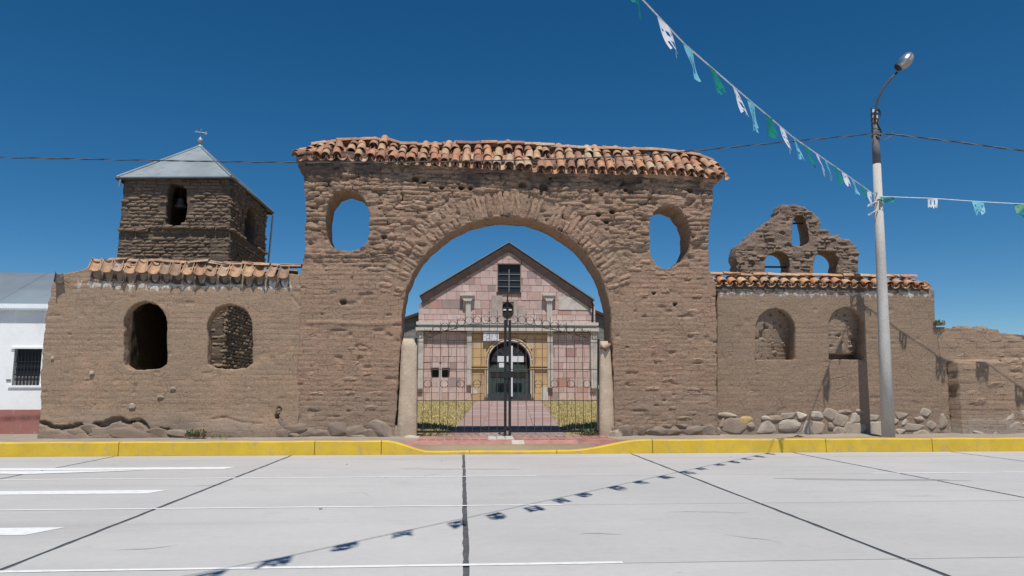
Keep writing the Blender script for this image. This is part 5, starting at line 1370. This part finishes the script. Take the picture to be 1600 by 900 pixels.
fl = [(Vector((x_, y_, 6.8)), c_, .32, .38, 0, 0) for x_, y_, c_ in ((-1.94, 4.0, 'green'), (-1.49, 4.53, 'white'), (-.95, 5.2, 'light blue'), (-.41, 5.85, 'green'), (.18, 6.44, 'white'), (.64, 6.97, 'light blue'), (1.17, 7.52, 'green'), (1.63, 8.21, 'white'))]+[
      (982, 'green', .34, .40, 0, -.2), (1034, 'white', .34, .52, .05, -.2), (1075, 'light blue', .32, .50, -.1, -.05), (1112, 'green', .32, .50, 0, -.1), (1147, 'white', .32, .52, 0, 0), (1173, 'light blue', .32, .52, -.35, 0),
      (1201, 'green', .36, .42, 0, -.1), (1221, 'white', .34, .52, -.35, 0), (1240, 'light blue', .30, .46, 0, .1), (1259, 'green', .32, .48, -.3, 0), (1276, 'white', .30, .50, -.1, .1), (1291, 'light blue', .32, .46, -.3, 0), (1304, 'green', .32, .44, -.6, 0), (1318, 'white', .34, .40, -1.6, -.2),
      (1332, 'light blue', .30, .40, -1.2, 0), (1346, 'green', .30, .36, -1.2, 0), (1358, 'white', .30, .40, -1.6, 0)]
bunting(SP, 'long string of cut-out flags slanting from the upper left down to the lamp post', fl)
SR = [pole_pt+Vector((.06, 0, -.05)), BP(1457, 310, 19.2), BP(1528, 315, 18.95), BP(1600, 319, 18.7), BP(1900, 330, 17.6)]
bunting(SR, 'near level string of cut-out flags from the lamp post to the right edge', [(1386, 'green', .38, .16, .3, 0), (1457, 'white', .24, .30, 0, 0), (1528, 'light blue', .30, .42, .1, 0), (1597, 'green', .38, .40, 0, 0), (1670, 'white', .3, .4, 0, 0), (1740, 'light blue', .3, .4, 0, 0)], -.35, -.1)
# scraps tied round the pole
for k, (z_, c_) in enumerate(((0, 'light blue'), (-.25, 'white'), (-.5, 'white'))):
    q0 = pole_pt+Vector((0, .08, z_)); MB().tube([q0+Vector((.125*math.cos(a), .125*math.sin(a)+.03, .06*math.sin(a*1.5))) for a in [2*math.pi*i/16 for i in range(16)]], .016, 5, True).obj('tied_scrap', FM[c_], lp)

# ================================================================ PLANTS
def weed(name, lab, cat, x, y, z, n_, rad, hgt, mats, seed):
    r = random.Random(seed); t = thing(name, lab, cat, (x, y, z))
    for mi, mt in enumerate(mats):
        b = MB()
        for k in range(n_):
            a = r.random()*6.28; q = rad*math.sqrt(r.random()); px, py = x+q*math.cos(a), y+q*math.sin(a)*.5; h = hgt*(.4+.6*r.random())
            for s_ in range(4):
                a2 = r.random()*6.28; l = h*(.5+.5*r.random()); w = .012+.012*r.random(); zz = z+h*.25*s_*.8
                dx, dy = math.cos(a2)*l*.5, math.sin(a2)*l*.5
                b.add([(px, py, zz), (px+dx*.5-dy*w*8, py+dy*.5+dx*w*8, zz+l*.35), (px+dx, py+dy, zz+l*.5), (px+dx*.5+dy*w*8, py+dy*.5-dx*w*8, zz+l*.33)], [(0, 1, 2, 3)])
        b.obj('leaves' if mi == 0 else 'dry_stems', mt, t)
X_, Y_ = U(306, 680, 20.15)[0], 20.15
weed('weed', 'low green weed among the stones at the foot of the left wall', 'plant', X_, Y_, .36, 60, .26, .22, [M_leaf, M_leafdry], 1)
weed('weed', 'small green weed right of the larger one by the left wall foot', 'plant', U(345, 683, 20.15)[0], 20.12, .34, 26, .26, .12, [M_leaf, M_leafdry], 2)
weed('weed', 'dry brown tuft at the foot of the right gate post', 'plant', U(922, 680, 20.6)[0], 20.75, .30, 50, .24, .22, [M_leafdry, M_leaf], 3)
weed('weed', 'flat dry tuft at the foot of the left gate post', 'plant', U(668, 676, 20.9)[0], 21.05, .28, 40, .40, .14, [M_leafdry, M_leaf], 4)
weed('wall_plant', 'small pale plant growing on top where the right walls meet', 'plant', U(1472, 506, 20.7)[0]-.05, 20.75, U(1470, 509, 20.7)[1], 40, .16, .20, [M_leafdry, M_leaf], 5)
# loose pebbles on the road
for k, (px, py, sz) in enumerate([(501, 796, .05), (542, 726, .04), (602, 747, .03), (1142, 714, .03), (690, 721, .03)]):
    x, y = G(px, py)
    o = obj('pebble', ST[k % 8], None, Matrix.Translation((x, y, .012)) @ Matrix.Diagonal((sz, sz*.8, sz*.6, 1)))
    o['label'] = ['dark pebble on the road left of the centre joint', 'small pebble on the road near the kerb, leftmost of those', 'tiny pebble on the road beside the far white line', 'small pebble on the road close under the right kerb', 'tiny pebble near the kerb left of the centre joint'][k]
    o['category'] = 'pebble'; o['group'] = 'loose pebbles on the road'
print('objects', len(bpy.data.objects), 'facing', cnt)
